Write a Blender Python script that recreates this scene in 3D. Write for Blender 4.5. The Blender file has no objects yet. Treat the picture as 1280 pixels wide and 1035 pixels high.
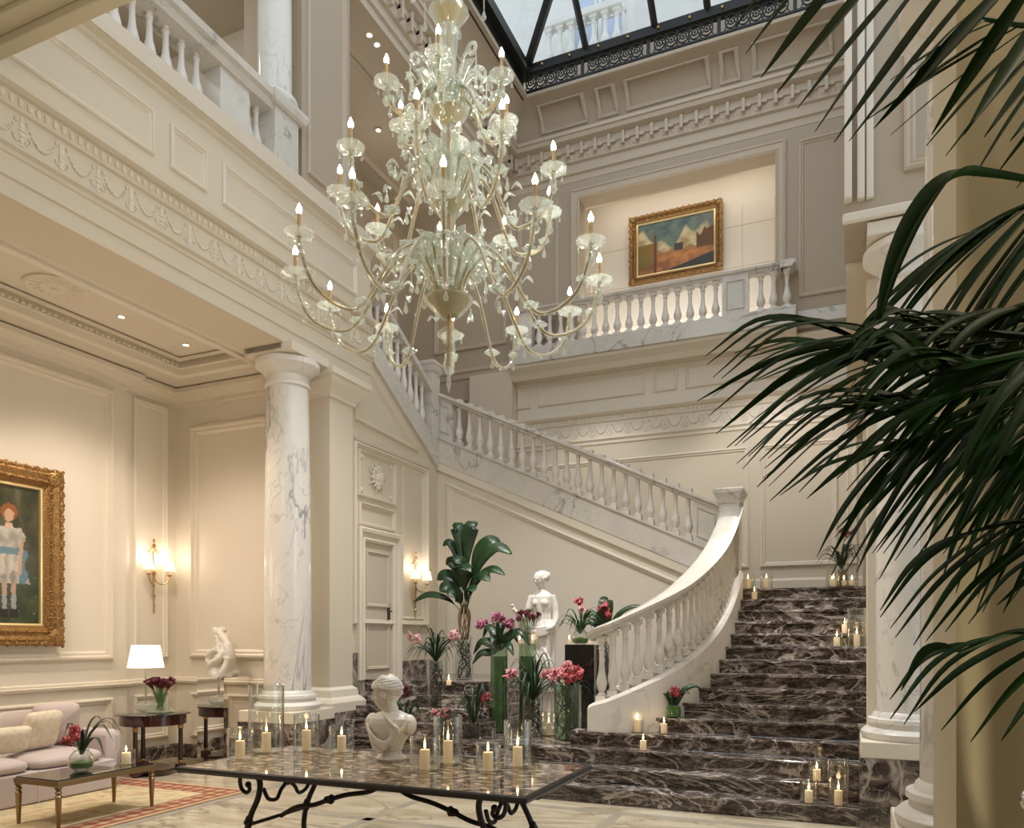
import bpy, math, random
from mathutils import Vector, Matrix, noise
PI = math.pi
random.seed(7)
sc = bpy.context.scene
col = sc.collection
# ------------------------------------------------------------------ camera
FPX, YAW, HOR, EYE = 970.0, math.radians(23.5), 798.0, 1.70
cam = bpy.data.cameras.new('camera'); co = bpy.data.objects.new('camera', cam); col.objects.link(co)
co.location = (0, 0, EYE); co.rotation_euler = (PI/2, 0, YAW)
cam.sensor_width = 36; cam.lens = FPX/1280*36
cam.shift_y = (HOR-517.5)/1280
cam.clip_start = .05
sc.camera = co
FW = (-math.sin(YAW), math.cos(YAW)); RT = (math.cos(YAW), math.sin(YAW))
def at(px, py, X=None, Y=None, z=None):
    "a sight line of the photograph met with a wall plane or a floor level: used to survey the room"
    u = (px-640)/FPX; dx = FW[0]+u*RT[0]; dy = FW[1]+u*RT[1]
    d = X/dx if X is not None else Y/dy if Y is not None else (EYE-z)*FPX/(py-HOR)
    return Vector((d*dx, d*dy, EYE+(HOR-py)*d/FPX))
# ------------------------------------------------------------------ world, lights, exposure
w = bpy.data.worlds.new('sky'); sc.world = w; w.use_nodes = True
w.node_tree.nodes['Background'].inputs[0].default_value = (.80, .89, 1, 1)
w.node_tree.nodes['Background'].inputs[1].default_value = 2.2
sc.view_settings.view_transform = 'Standard'; sc.view_settings.look = 'None'
sc.view_settings.gamma = 1; sc.view_settings.use_curve_mapping = False
sc.view_settings.exposure = -0.74
sc.cycles.transparent_max_bounces = 40
WARM = (1, .85, .70); SOFT = (1, .93, .84); COOL = (1, .96, .92)
def light(kind, name, loc, power, color=SOFT, size=.1, target=None, cone=60, blend=.6):
    l = bpy.data.lights.new(name, kind); l.energy = power; l.color = color
    if kind == 'AREA': l.shape = 'RECTANGLE'; l.size, l.size_y = size
    else: l.shadow_soft_size = size
    if kind == 'SPOT': l.spot_size = math.radians(cone); l.spot_blend = blend
    o = bpy.data.objects.new(name, l); col.objects.link(o); o.location = loc
    if target is not None:
        o.rotation_euler = (Vector(target)-Vector(loc)).to_track_quat('-Z', 'Y').to_euler()
    return o
# daylight, spots, and unseen fill lights added to brighten the rooms
light('AREA', 'skylight_daylight', (-3, 9.8, 12.9), 50, (.96, .97, 1), (4.2, 6), (-3, 9.8, 0))
for p, e in (((-3, 9.4, 8.6), 14), ((-3, 2.2, 5.6), 50), ((-3.0, 6.8, 3.0), 30)):
    light('POINT', 'hall_fill', p, e, SOFT, .5)  # no fixtures here: unseen point fills added to brighten the hall
for p, t, e, c in (((-3.2, 7.6, 9.2), (-3.2, 7.9, 0), 2600, 74), ((-1.0, 12.6, 6.6), (-.8, 9.6, 1.6), 900, 40), ((-1.0, 8.2, 10.4), (-.6, 10.3, 1.9), 3600, 16),  # first wide spot is added fill for floor and lower walls
                   ((-2.6, 7.4, 10.5), (-3.6, 9.6, 1.6), 2600, 24), ((-6.5, 9.6, 10.4), (-2.4, 9.0, 1.2), 1600, 26),
                   ((-.9, 10.9, 10.2), (-1.75, 10.0, 2.6), 600, 18),
                   ((-3.4, 3.0, 5.8), (-3.2, 4.9, 1.1), 160, 50),
                   ((-1.2, 11.9, 6.4), (-1.2, 14.2, 3.4), 240, 90), ((-4.4, 12.6, 6.4), (-4.2, 13.6, 3.4), 110, 110)):
    light('SPOT', 'hall_spot_and_fill', p, e, COOL, .06, t, c)
light('AREA', 'gallery_cove_light', (-2.95, 14.8, 10.6), 26, COOL, (3.4, .3), (-2.95, 15.5, 9.2))
light('AREA', 'gallery_floor_light', (-3.2, 14.95, 7.2), 60, COOL, (3.4, .12), (-3.2, 15.55, 7.9))
for y in (9.5, 11.5, 13.4): light('POINT', 'upper_landing_lamp', (-7.5, y, 9.6), 12, SOFT, .2)
for y in (1.5, 4.0, 6.6): light('POINT', 'gallery_fill', (-8.3, y, 9.8), 26, COOL, .2)  # added fill along the left gallery, no fixture modelled
for y in (2.6, 4.6, 6.4): light('SPOT', 'lounge_downlight', (-7.3, y, 5.2), 330, WARM, .2, (-7.7, y+.3, 0), 118)
for y in (4.2, 6.6): light('POINT', 'lounge_fill', (-7.5, y, 2.6), 22, WARM, .35)  # floating fill added to lift the lounge walls
light('SPOT', 'wall_washer', (1.7, 2.55, 5.9), 260, (1, .88, .62), .05, (.6, 3.13, 2.6), 75)
light('POINT', 'lobby_fill', (2.0, .6, 4.6), 20, (1, .86, .62), .3)  # unseen fill added in the lobby, right of the camera
light('SPOT', 'plant_uplight', (1.6, 1.15, .3), 170, (1, .85, .58), .02, (.6, 3.1, 1.9), 110)
light('POINT', 'lobby_overhead_fill', (-4.5, 1.0, 4.9), 60, SOFT, .4)  # second unseen lobby fill, added overhead on the left
# ------------------------------------------------------------------ materials
MATS = {}
def mat(name, c, rough=.5, metal=0., **k):
    m = bpy.data.materials.new(name); m.use_nodes = True; b = m.node_tree.nodes['Principled BSDF']
    b.inputs['Base Color'].default_value = (*c, 1); b.inputs['Roughness'].default_value = rough
    b.inputs['Metallic'].default_value = metal
    if 'emit' in k:
        b.inputs['Emission Color'].default_value = (*k.get('ecol', c), 1); b.inputs['Emission Strength'].default_value = k['emit']
    if 'spec' in k: b.inputs['Specular IOR Level'].default_value = k['spec']
    if 'coat' in k: b.inputs['Coat Weight'].default_value = k['coat']; b.inputs['Coat Roughness'].default_value = .05
    if 'trans' in k: b.inputs['Transmission Weight'].default_value = k['trans']
    if 'sss' in k:
        b.inputs['Subsurface Weight'].default_value = k['sss']; b.inputs['Subsurface Radius'].default_value = (.02, .01, .006)
    MATS[name] = m
    if 'var' in k or 'bump' in k:
        nt = m.node_tree; N = nt.nodes.new; L = nt.links.new
        g = N('ShaderNodeNewGeometry'); t = N('ShaderNodeTexNoise'); t.inputs['Scale'].default_value = k.get('scale', 6); t.inputs['Detail'].default_value = 5
        L(g.outputs['Position'], t.inputs['Vector'])
        if 'var' in k:
            r = N('ShaderNodeValToRGB'); r.color_ramp.elements[0].position = .35; r.color_ramp.elements[1].position = .65
            r.color_ramp.elements[0].color = (*[x*(1-k['var']) for x in c], 1); r.color_ramp.elements[1].color = (*[min(1, x*(1+k['var'])) for x in c], 1)
            if 'c2' in k: r.color_ramp.elements[1].color = (*k['c2'], 1); r.color_ramp.elements[0].position = .42; r.color_ramp.elements[1].position = .60
            L(t.outputs['Fac'], r.inputs[0]); L(r.outputs[0], b.inputs['Base Color'])
        if 'bump' in k:
            bp = N('ShaderNodeBump'); bp.inputs['Strength'].default_value = k['bump']; bp.inputs['Distance'].default_value = .01
            L(t.outputs['Fac'], bp.inputs['Height']); L(bp.outputs[0], b.inputs['Normal'])
    return m
def marble(name, base, veins, rough, sc1=1.0, stretch=(1, 1, 1), ramp=None, width=.035, spec=.5, fine=.3, mask=True, stepped=0, lo=.44):
    "veined stone: ridged noise veins of two sizes over a cloudy ground"
    m = mat(name, base, rough, spec=spec); nt = m.node_tree; N = nt.nodes.new; L = nt.links.new; b = nt.nodes['Principled BSDF']
    g = N('ShaderNodeNewGeometry'); mp = N('ShaderNodeMapping'); mp.inputs['Scale'].default_value = stretch
    mp.inputs['Rotation'].default_value = (.4, .5, .3) if stretch == (1, 1, 1) else (0, 0, 0)
    src = g.outputs['Position']
    if stepped:      # each slab of the stair is cut from another part of the block
        sx = N('ShaderNodeSeparateXYZ'); L(src, sx.inputs[0]); dv = N('ShaderNodeMath'); dv.operation = 'DIVIDE'; L(sx.outputs['Z'], dv.inputs[0]); dv.inputs[1].default_value = stepped
        fl_ = N('ShaderNodeMath'); fl_.operation = 'CEIL'; L(dv.outputs[0], fl_.inputs[0]); ml = N('ShaderNodeMath'); ml.operation = 'MULTIPLY'; L(fl_.outputs[0], ml.inputs[0]); ml.inputs[1].default_value = 3.37
        cb = N('ShaderNodeCombineXYZ'); L(ml.outputs[0], cb.inputs['X']); L(ml.outputs[0], cb.inputs['Y']); ad = N('ShaderNodeVectorMath'); ad.operation = 'ADD'; L(src, ad.inputs[0]); L(cb.outputs[0], ad.inputs[1]); src = ad.outputs[0]
    L(src, mp.inputs[0])
    cl = N('ShaderNodeTexNoise'); cl.inputs['Scale'].default_value = 2.2*sc1; cl.inputs['Detail'].default_value = 9; cl.inputs['Distortion'].default_value = 1.4 if stepped else .8
    cl.inputs['Roughness'].default_value = .68 if stepped else .5
    L(mp.outputs[0], cl.inputs['Vector'])
    r = N('ShaderNodeValToRGB'); cr = r.color_ramp
    ramp = ramp or [(.35, [x*.93 for x in base]), (.65, base)]
    while len(cr.elements) < len(ramp): cr.elements.new(.5)
    for e, (p, c) in zip(cr.elements, ramp): e.position = p; e.color = (*c, 1)
    L(cl.outputs['Fac'], r.inputs[0]); out = r.outputs[0]
    mk = N('ShaderNodeTexNoise'); mk.inputs['Scale'].default_value = .8*sc1; L(mp.outputs[0], mk.inputs['Vector'])
    mr = N('ShaderNodeMapRange'); mr.inputs['From Min'].default_value = lo; mr.inputs['From Max'].default_value = lo+.14; L(mk.outputs['Fac'], mr.inputs[0])
    for s, wd, dist, strength, vc in ((.55*sc1, width, 1.3, .95, veins), (1.7*sc1, width*.8, 2.2, fine, veins)):
        t = N('ShaderNodeTexNoise'); t.inputs['Scale'].default_value = s; t.inputs['Detail'].default_value = 5; t.inputs['Distortion'].default_value = dist
        t.inputs['Roughness'].default_value = .55
        L(mp.outputs[0], t.inputs['Vector'])
        a = N('ShaderNodeMath'); a.operation = 'SUBTRACT'; a.inputs[1].default_value = .5; L(t.outputs['Fac'], a.inputs[0])
        ab = N('ShaderNodeMath'); ab.operation = 'ABSOLUTE'; L(a.outputs[0], ab.inputs[0])
        rr = N('ShaderNodeMapRange'); rr.inputs['From Min'].default_value = 0; rr.inputs['From Max'].default_value = wd
        rr.inputs['To Min'].default_value = strength; rr.inputs['To Max'].default_value = 0; L(ab.outputs[0], rr.inputs[0])
        fo = rr.outputs[0]
        if mask:
            mm = N('ShaderNodeMath'); mm.operation = 'MULTIPLY'; L(fo, mm.inputs[0]); L(mr.outputs[0], mm.inputs[1]); fo = mm.outputs[0]
        mx = N('ShaderNodeMix'); mx.data_type = 'RGBA'; L(fo, mx.inputs['Factor']); L(out, mx.inputs['A'])
        mx.inputs['B'].default_value = (*vc, 1); out = mx.outputs['Result']
    L(out, b.inputs['Base Color'])
    return m
mat('plaster', (.69, .61, .48), .6, bump=.04, scale=14)
mat('plaster_trim', (.77, .695, .575), .5, bump=.03, scale=20)
mat('plaster_warm', (.75, .68, .57), .6, bump=.04, scale=14)
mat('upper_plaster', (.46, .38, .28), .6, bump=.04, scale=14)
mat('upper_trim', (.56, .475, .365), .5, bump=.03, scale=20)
mat('lobby_plaster', (.58, .51, .36), .6, bump=.04, scale=12)
mat('facade', (.86, .83, .76), .8, var=.04, scale=2)
marble('white_marble', (.69, .65, .575), (.33, .32, .31), .16, 1.3, width=.016, fine=.5, lo=.40)
marble('column_marble', (.80, .765, .70), (.30, .29, .28), .14, 1.0, (1.0, 1.0, .45), width=.017, fine=.5, lo=.38)
marble('carved_marble', (.80, .76, .69), (.52, .49, .45), .35, 1.6, width=.018, fine=.1)
marble('step_marble', (.08, .062, .05), (.62, .56, .50), .10, 3.0, (.6, 1.0, 1.5), [(.38, (.018, .013, .011)), (.47, (.055, .040, .034)), (.56, (.17, .135, .115)), (.66, (.50, .44, .39))], .018, fine=.45, mask=False, stepped=.16)
marble('dark_marble', (.08, .062, .05), (.50, .43, .36), .12, 2.6, (.9, .9, 1.0), [(.38, (.030, .022, .018)), (.47, (.09, .068, .055)), (.56, (.20, .16, .13)), (.66, (.42, .36, .30))], .022, fine=.6, mask=False)
marble('floor_marble', (.56, .48, .34), (.34, .28, .19), .09, 1.1, (.6, 1.6, 1), [(.35, (.47, .39, .27)), (.5, (.60, .52, .38)), (.65, (.66, .59, .45))], .02, mask=False)
mat('floor_inlay', (.42, .38, .30), .12, var=.12, scale=3)
mat('iron', (.02, .015, .012), .45, .3, bump=.1, scale=40)
mat('black_frame', (.018, .017, .014), .4, .2)
mat('brass', (.50, .33, .13), .32, 1.0, bump=.15, scale=60)
mat('gilt', (.30, .17, .06), .38, .75, bump=.8, scale=60, var=.5)
mat('gilt_light', (.78, .60, .30), .35, .7)
mat('bronze_table', (.30, .22, .12), .3, .9)
mat('mahogany', (.055, .010, .006), .18, coat=.8)
mat('dark_wood', (.03, .012, .008), .22, coat=.6)
mat('mirror', (.86, .84, .80), .02, 1.0)
mat('sofa_fabric', (.56, .48, .46), .85, bump=.2, scale=90)
mat('sofa_cushion', (.62, .53, .49), .85, bump=.2, scale=90)
mat('silk_cushion', (.76, .66, .50), .5, var=.10, scale=22)
mat('shade', (.95, .88, .74), .7, emit=2.6, ecol=(1, .88, .70))
mat('shade_small', (.95, .85, .62), .7, emit=2.0, ecol=(1, .80, .48))
mat('wax', (.90, .74, .52), .5, sss=.3, emit=.22, ecol=(1, .62, .30))
mat('flame', (1, .8, .4), .5, emit=22, ecol=(1, .72, .36))
mat('wick', (.03, .02, .02), .8)
mat('bulb', (1, .9, .7), .3, emit=90, ecol=(1, .93, .82))
mat('downlight', (1, .9, .8), .3, emit=14, ecol=(1, .93, .82))
mat('candle_sleeve', (.45, .30, .12), .4)
mat('amber_glass', (.42, .31, .12), .15, spec=.8)
mat('twig', (.03, .02, .012), .7)
mat('root', (.30, .19, .09), .7)
mat('stem', (.12, .22, .06), .5)
mat('leaf', (.012, .040, .010), .42, var=.35, scale=8)
mat('leaf_light', (.03, .085, .02), .38, var=.3, scale=9)
mat('palm_leaf', (.010, .048, .008), .55, spec=.25, var=.35, scale=5)
mat('palm_stem', (.03, .035, .012), .5)
mat('flower_red', (.30, .018, .022), .5, var=.2, scale=45, c2=(.60, .12, .13))
mat('flower_pink', (.50, .06, .09), .5, var=.1, scale=45, c2=(.80, .42, .42))
mat('flower_blush', (.66, .16, .20), .5, var=.1, scale=45, c2=(.88, .70, .66))
mat('flower_dark', (.10, .008, .018), .45, var=.3, scale=30)
mat('flower_magenta', (.22, .015, .06), .45, var=.3, scale=45, c2=(.62, .22, .34))
mat('green_water', (.055, .16, .025), .15, var=.35, scale=10)
mat('pebble', (.30, .27, .24), .4)
mat('black_lacquer', (.01, .01, .01), .06, coat=1)
mat('door_paint', (.60, .52, .41), .45)
mat('earth', (.03, .02, .012), .9)
mat('pot', (.05, .045, .04), .4)
mat('chrome', (.6, .6, .6), .12, 1.0)
def glassy(name, tint, body, gloss, fac_body=.0, rough=.03):
    "thin clear glass: see-through, mirror-like towards the edge, with a trace of body colour"
    m = bpy.data.materials.new(name); m.use_nodes = True; nt = m.node_tree; nt.nodes.clear(); N = nt.nodes.new; L = nt.links.new
    o = N('ShaderNodeOutputMaterial'); t = N('ShaderNodeBsdfTransparent'); t.inputs[0].default_value = (*tint, 1)
    g = N('ShaderNodeBsdfGlossy'); g.inputs['Roughness'].default_value = rough; g.inputs[0].default_value = (1, 1, 1, 1)
    lw = N('ShaderNodeLayerWeight'); lw.inputs[0].default_value = .5
    pw = N('ShaderNodeMath'); pw.operation = 'POWER'; L(lw.outputs['Facing'], pw.inputs[0]); pw.inputs[1].default_value = 2.2
    ml = N('ShaderNodeMath'); ml.operation = 'MULTIPLY_ADD'; L(pw.outputs[0], ml.inputs[0]); ml.inputs[1].default_value = gloss; ml.inputs[2].default_value = .04
    m1 = N('ShaderNodeMixShader'); L(ml.outputs[0], m1.inputs[0]); L(t.outputs[0], m1.inputs[1]); L(g.outputs[0], m1.inputs[2])
    out = m1.outputs[0]
    if fac_body:
        d = N('ShaderNodeBsdfDiffuse'); d.inputs[0].default_value = (*body, 1); tr = N('ShaderNodeBsdfTranslucent'); tr.inputs[0].default_value = (*body, 1)
        a = N('ShaderNodeMixShader'); a.inputs[0].default_value = .5; L(d.outputs[0], a.inputs[1]); L(tr.outputs[0], a.inputs[2])
        m2 = N('ShaderNodeMixShader'); m2.inputs[0].default_value = fac_body; L(out, m2.inputs[1]); L(a.outputs[0], m2.inputs[2]); out = m2.outputs[0]
    L(out, o.inputs[0]); MATS[name] = m
glassy('clear_glass', (.95, .965, .955), (1, 1, 1), .95)
glassy('pane_glass', (.93, .95, .96), (1, 1, 1), .2)
glassy('crystal', (.93, .95, .92), (.92, .97, .90), 1.0, .20, .10)
glassy('green_glass', (.84, .92, .84), (.5, .6, .45), .8, .06)
def vcol(name, rough=.5, spec=.3, bump=0):
    m = mat(name, (1, 1, 1), rough, spec=spec); nt = m.node_tree; a = nt.nodes.new('ShaderNodeVertexColor'); a.layer_name = 'paint'
    nt.links.new(a.outputs[0], nt.nodes['Principled BSDF'].inputs['Base Color']); return m
vcol('canvas', .35, .5); vcol('carpet', .95, .1); vcol('mosaic_marble', .06, .6)
# ------------------------------------------------------------------ mesh helpers
def cr(pts, n=6):
    "catmull-rom through points"
    P = [Vector(p) for p in pts]; P = [P[0]*2-P[1]]+P+[P[-1]*2-P[-2]]; out = []
    for i in range(1, len(P)-2):
        a, b, c, d = P[i-1:i+3]
        for k in range(n):
            t = k/n
            out.append(.5*((2*b)+(c-a)*t+(2*a-5*b+4*c-d)*t*t+(3*b-a-3*c+d)*t**3))
    out.append(P[-2]); return out
class MB:
    def __init__(s): s.v = []; s.f = []
    def add(s, vs, fs):
        n = len(s.v); s.v += [Vector(v) for v in vs]; s.f += [tuple(i+n for i in f) for f in fs]; return s
    def box(s, x0, x1, y0, y1, z0, z1, m=None):
        vs = [Vector((x, y, z)) for z in (z0, z1) for y in (y0, y1) for x in (x0, x1)]
        if m: vs = [m@v for v in vs]
        return s.add(vs, [(0, 2, 3, 1), (4, 5, 7, 6), (0, 1, 5, 4), (2, 6, 7, 3), (0, 4, 6, 2), (1, 3, 7, 5)])
    def lathe(s, prof, n=20, c=(0, 0, 0), m=None, lobes=0, amp=0):
        vs = []; c = Vector(c)
        for r, z in prof:
            for i in range(n):
                a = 2*PI*i/n; q = r*(1+amp*math.cos(lobes*a)) if lobes else r
                v = Vector((q*math.cos(a), q*math.sin(a), z)); vs.append((m@v if m else v)+c)
        fs = [(j*n+i, j*n+(i+1) % n, (j+1)*n+(i+1) % n, (j+1)*n+i) for j in range(len(prof)-1) for i in range(n)]
        if prof[0][0] > 1e-4: fs.append(tuple(range(n-1, -1, -1)))
        if prof[-1][0] > 1e-4: fs.append(tuple((len(prof)-1)*n+i for i in range(n)))
        return s.add(vs, fs)
    def tube(s, pts, r, n=8, caps=True, flat=1.0):
        P = [Vector(p) for p in pts]; R = r if isinstance(r, (list, tuple)) else [r]*len(P)
        vs = []; T0 = None; nrm = None
        for i, p in enumerate(P):
            t = (P[min(i+1, len(P)-1)]-P[max(i-1, 0)])
            t = t.normalized() if t.length > 1e-9 else Vector((0, 0, 1))
            if nrm is None:
                nrm = t.orthogonal().normalized() if abs(t.z) > .99 else t.cross(Vector((0, 0, 1))).normalized()
            else:
                nrm = nrm-t*nrm.dot(t); nrm = nrm.normalized() if nrm.length > 1e-6 else t.orthogonal().normalized()
            b = t.cross(nrm)
            for k in range(n):
                a = 2*PI*k/n; vs.append(p+(nrm*math.cos(a)+b*math.sin(a)*flat)*R[i])
        fs = [(j*n+k, j*n+(k+1) % n, (j+1)*n+(k+1) % n, (j+1)*n+k) for j in range(len(P)-1) for k in range(n)]
        if caps: fs += [tuple(range(n-1, -1, -1)), tuple((len(P)-1)*n+k for k in range(n))]
        return s.add(vs, fs)
    def ball(s, c, r, n=12, m2=8, m=None):
        r = (r, r, r) if not isinstance(r, (tuple, list)) else r
        vs = []; c = Vector(c)
        for j in range(m2+1):
            p = PI*j/m2
            for i in range(n):
                a = 2*PI*i/n; v = Vector((r[0]*math.sin(p)*math.cos(a), r[1]*math.sin(p)*math.sin(a), -r[2]*math.cos(p)))
                vs.append((m@v if m else v)+c)
        return s.add(vs, [(j*n+i, j*n+(i+1) % n, (j+1)*n+(i+1) % n, (j+1)*n+i) for j in range(m2) for i in range(n)])
    def sweep(s, path, prof, closed=False, caps=True, up=Vector((0, 0, 1))):
        "profile (side, up) along a path; side is to the right of travel in plan"
        P = [Vector(p) for p in path]; n = len(prof); vs = []
        for i, p in enumerate(P):
            a = (P[i]-P[i-1]) if (i > 0 or closed) else (P[1]-P[0])
            b = (P[(i+1) % len(P)]-P[i]) if (i < len(P)-1 or closed) else a
            a = Vector((a.x, a.y, 0)).normalized(); b = Vector((b.x, b.y, 0)).normalized()
            ra = Vector((a.y, -a.x, 0)); rb = Vector((b.y, -b.x, 0)); m = (ra+rb)
            m = m.normalized() if m.length > 1e-6 else ra
            k = 1/max(.3, m.dot(ra))
            vs += [p+m*(q[0]*k)+up*q[1] for q in prof]
        L = len(P); fs = []
        for j in range(L if closed else L-1):
            j2 = (j+1) % L
            fs += [(j*n+k, j*n+(k+1) % n, j2*n+(k+1) % n, j2*n+k) for k in range(n)]
        if caps and not closed: fs += [tuple(range(n-1, -1, -1)), tuple((L-1)*n+k for k in range(n))]
        return s.add(vs, fs)
    def prism(s, poly, ext):
        "closed polygon (3d points) pushed along a vector"
        n = len(poly); P = [Vector(p) for p in poly]; e = Vector(ext)
        return s.add(P+[p+e for p in P], [tuple(range(n-1, -1, -1)), tuple(range(n, 2*n))]+[(i, (i+1) % n, n+(i+1) % n, n+i) for i in range(n)])
    def leaf(s, pts, wid, nrm=None, fold=.25, n=1):
        "blade along pts, half-width wid(t), folded along the midrib, thin solid"
        P = [Vector(p) for p in pts]; vs = []; L = len(P)
        for i, p in enumerate(P):
            t = (P[min(i+1, L-1)]-P[max(i-1, 0)]).normalized()
            up = nrm if nrm is not None else Vector((0, 0, 1))
            sd = t.cross(up); sd = sd.normalized() if sd.length > 1e-4 else t.orthogonal().normalized()
            u = sd.cross(t); h = wid(i/(L-1))
            vs += [p-sd*h+u*h*fold, p, p+sd*h+u*h*fold]
        fs = []
        for i in range(L-1):
            fs += [(3*i, 3*i+1, 3*i+4, 3*i+3), (3*i+1, 3*i+2, 3*i+5, 3*i+4)]
        return s.add(vs, fs)
    def build(s, name, m, parent=None, smooth=True, loc=None, bevel=0, solid=0, angle=35):
        me = bpy.data.meshes.new(name); me.from_pydata([v[:] for v in s.v], [], s.f); me.update()
        me.materials.append(MATS[m]); o = bpy.data.objects.new(name, me); col.objects.link(o)
        if parent is not None: o.parent = parent
        if loc is not None: o.location = loc
        import bmesh
        b = bmesh.new(); b.from_mesh(me); bmesh.ops.recalc_face_normals(b, faces=b.faces); b.to_mesh(me); b.free()
        if smooth:
            me.polygons.foreach_set('use_smooth', [True]*len(me.polygons)); me.set_sharp_from_angle(angle=math.radians(angle))
        if bevel:
            q = o.modifiers.new('bevel', 'BEVEL'); q.width = bevel; q.segments = 2; q.limit_method = 'ANGLE'; q.angle_limit = math.radians(50)
        if solid:
            q = o.modifiers.new('solid', 'SOLIDIFY'); q.thickness = solid; q.offset = 0
        return o
def thing(name, label, cat, loc=(0, 0, 0), rz=0, group=None):
    o = bpy.data.objects.new(name, None); col.objects.link(o); o.location = loc; o.rotation_euler = (0, 0, rz); o.empty_display_size = .1
    o['label'] = label; o['category'] = cat
    if group: o['group'] = group
    return o
def tag(o, label, cat, group=None, kind=None):
    o['label'] = label; o['category'] = cat
    if group: o['group'] = group
    if kind: o['kind'] = kind
    return o
def struct(name, mb, m, parent=None, **k):
    o = mb.build(name, m, parent, **k)
    if parent is None: o['kind'] = 'structure'
    return o
KIDS = {}
def dup(src, loc, rz=None, label=None, parent=None):
    "a copy of a thing with its parts and sub-parts, sharing meshes"
    c = src.copy(); col.objects.link(c)
    if loc is not None: c.location = loc
    if rz is not None: c.rotation_euler = (0, 0, rz)
    if parent is not None: c.parent = parent
    if label: c['label'] = label
    for ch in list(src.children): dup(ch, None, None, None, c)
    return c
def ring(loops):
    "loft a list of equally long closed loops"
    m = MB(); n = len(loops[0]); vs = [v for l in loops for v in l]
    m.add(vs, [(j*n+i, j*n+(i+1) % n, (j+1)*n+(i+1) % n, (j+1)*n+i) for j in range(len(loops)-1) for i in range(n)])
    return m
def inset(poly, d):
    "offset a convex 2d polygon inwards"
    n = len(poly); A = sum(poly[i][0]*poly[(i+1) % n][1]-poly[(i+1) % n][0]*poly[i][1] for i in range(n)); sg = 1 if A > 0 else -1; out = []
    for i in range(n):
        p0, p1, p2 = Vector(poly[i-1]), Vector(poly[i]), Vector(poly[(i+1) % n])
        a = (p1-p0).normalized(); b = (p2-p1).normalized()
        na = Vector((-a.y, a.x))*sg; nb = Vector((-b.y, b.x))*sg; m = (na+nb).normalized()
        out.append(p1+m*(d/max(.2, m.dot(na))))
    return out
def panel(poly, fix, axis, side, parent, m='plaster_trim', w=.09, h=.03):
    h *= 1.6
    "raised frame moulding following a polygon on a wall plane; poly in (along, z), side = outward sign"
    prof = [(0, 0), (0, h*.6), (w*.22, h), (w*.4, h), (w*.55, h*.45), (w*.75, h*.55), (w*.9, h*.25), (w, 0)]
    lo = []
    for d, hh in prof:
        q = inset(poly, d); lo.append([Vector((fix+side*hh, p[0], p[1])) if axis == 'X' else Vector((p[0], fix+side*hh, p[1])) for p in q])
    return ring(lo).build('panel_moulding', m, parent, smooth=False)
def rectp(a0, a1, z0, z1): return [(a0, z0), (a1, z0), (a1, z1), (a0, z1)]
def painted(name, m, nx, ny, pos, colr, parent=None):
    "grid surface whose own pattern is painted on its vertices"
    me = bpy.data.meshes.new(name); vs = [pos(i/nx, j/ny) for j in range(ny+1) for i in range(nx+1)]
    fs = [(j*(nx+1)+i, j*(nx+1)+i+1, (j+1)*(nx+1)+i+1, (j+1)*(nx+1)+i) for j in range(ny) for i in range(nx)]
    me.from_pydata([Vector(v)[:] for v in vs], [], fs); a = me.color_attributes.new('paint', 'FLOAT_COLOR', 'POINT')
    a.data.foreach_set('color', [x for j in range(ny+1) for i in range(nx+1) for x in (*colr(i/nx, j/ny), 1)])
    me.materials.append(MATS[m]); o = bpy.data.objects.new(name, me); col.objects.link(o)
    if parent is not None: o.parent = parent
    return o
def fbm(x, y, z=0, o=4): return noise.fractal(Vector((x, y, z)), 1.0, 2.0, o)
def mixc(a, b, t): t = max(0, min(1, t)); return tuple(a[i]*(1-t)+b[i]*t for i in range(3))
# ------------------------------------------------------------------ survey of the hall (metres)
XL, XR, YB = -6.2, .2, 14.2            # left arcade face, right jamb, back wall
R_, G_, Y1 = .16, .265, 7.65           # riser, going, first nosing
YF = Y1+14*G_                          # landing edge / plane of the first flight's rail
LX, LY = -8.85, 8.35                   # lounge walls
def lev(k): return Y1+(k-1)*G_
# ------------------------------------------------------------------ floor
fl = struct('floor', MB().box(-9.4, 4.2, -5, 11.5, -.12, 0), 'floor_marble', smooth=False)
for x0, x1, y0, y1 in ((-6.1, -5.98, 1, 7.4), (-.3, -.18, 1, 7.4), (-6.1, -.18, 7.28, 7.4), (-6.1, -.18, 2.0, 2.12), (-4.2, -4.1, 2.1, 7.28), (-2.1, -2.0, 2.1, 7.28), (-6, -.3, 6.1, 6.2), (-6, -.3, 4.1, 4.2)):
    MB().box(x0, x1, y0, y1, -.01, .0015).build('floor_band', 'floor_inlay', fl, smooth=False)
# ------------------------------------------------------------------ left lounge
wl = struct('wall_left', MB().box(LX-.3, LX, -5, 7.45, 0, 5.6).box(LX-.3, LX-.07, 7.45, LY+.3, 0, 5.6), 'plaster_warm', smooth=False)
panel(rectp(3.2, 7.22, 1.42, at(137, 487, X=LX).z), LX, 'X', 1, wl, w=.12, h=.04)
panel(rectp(3.2, 7.22, .30, .93), LX, 'X', 1, wl, w=.09)
panel(rectp(7.6, 8.18, 1.42, at(170, 495, X=LX).z), LX-.07, 'X', 1, wl, w=.08)
panel(rectp(7.6, 8.18, .30, .93), LX-.07, 'X', 1, wl, w=.08)
wlb = struct('wall_lounge_back', MB().box(LX-.07, XL-.7, LY, LY+.25, 0, 5.6), 'plaster_warm', smooth=False)
panel(rectp(-8.62, -7.05, 1.42, 4.72), LY, 'Y', -1, wlb, w=.13, h=.045)
panel(rectp(-8.62, -8.15, .30, .93), LY, 'Y', -1, wlb, w=.08)
panel(rectp(-8.0, -7.05, .30, .93), LY, 'Y', -1, wlb, w=.08)
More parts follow.
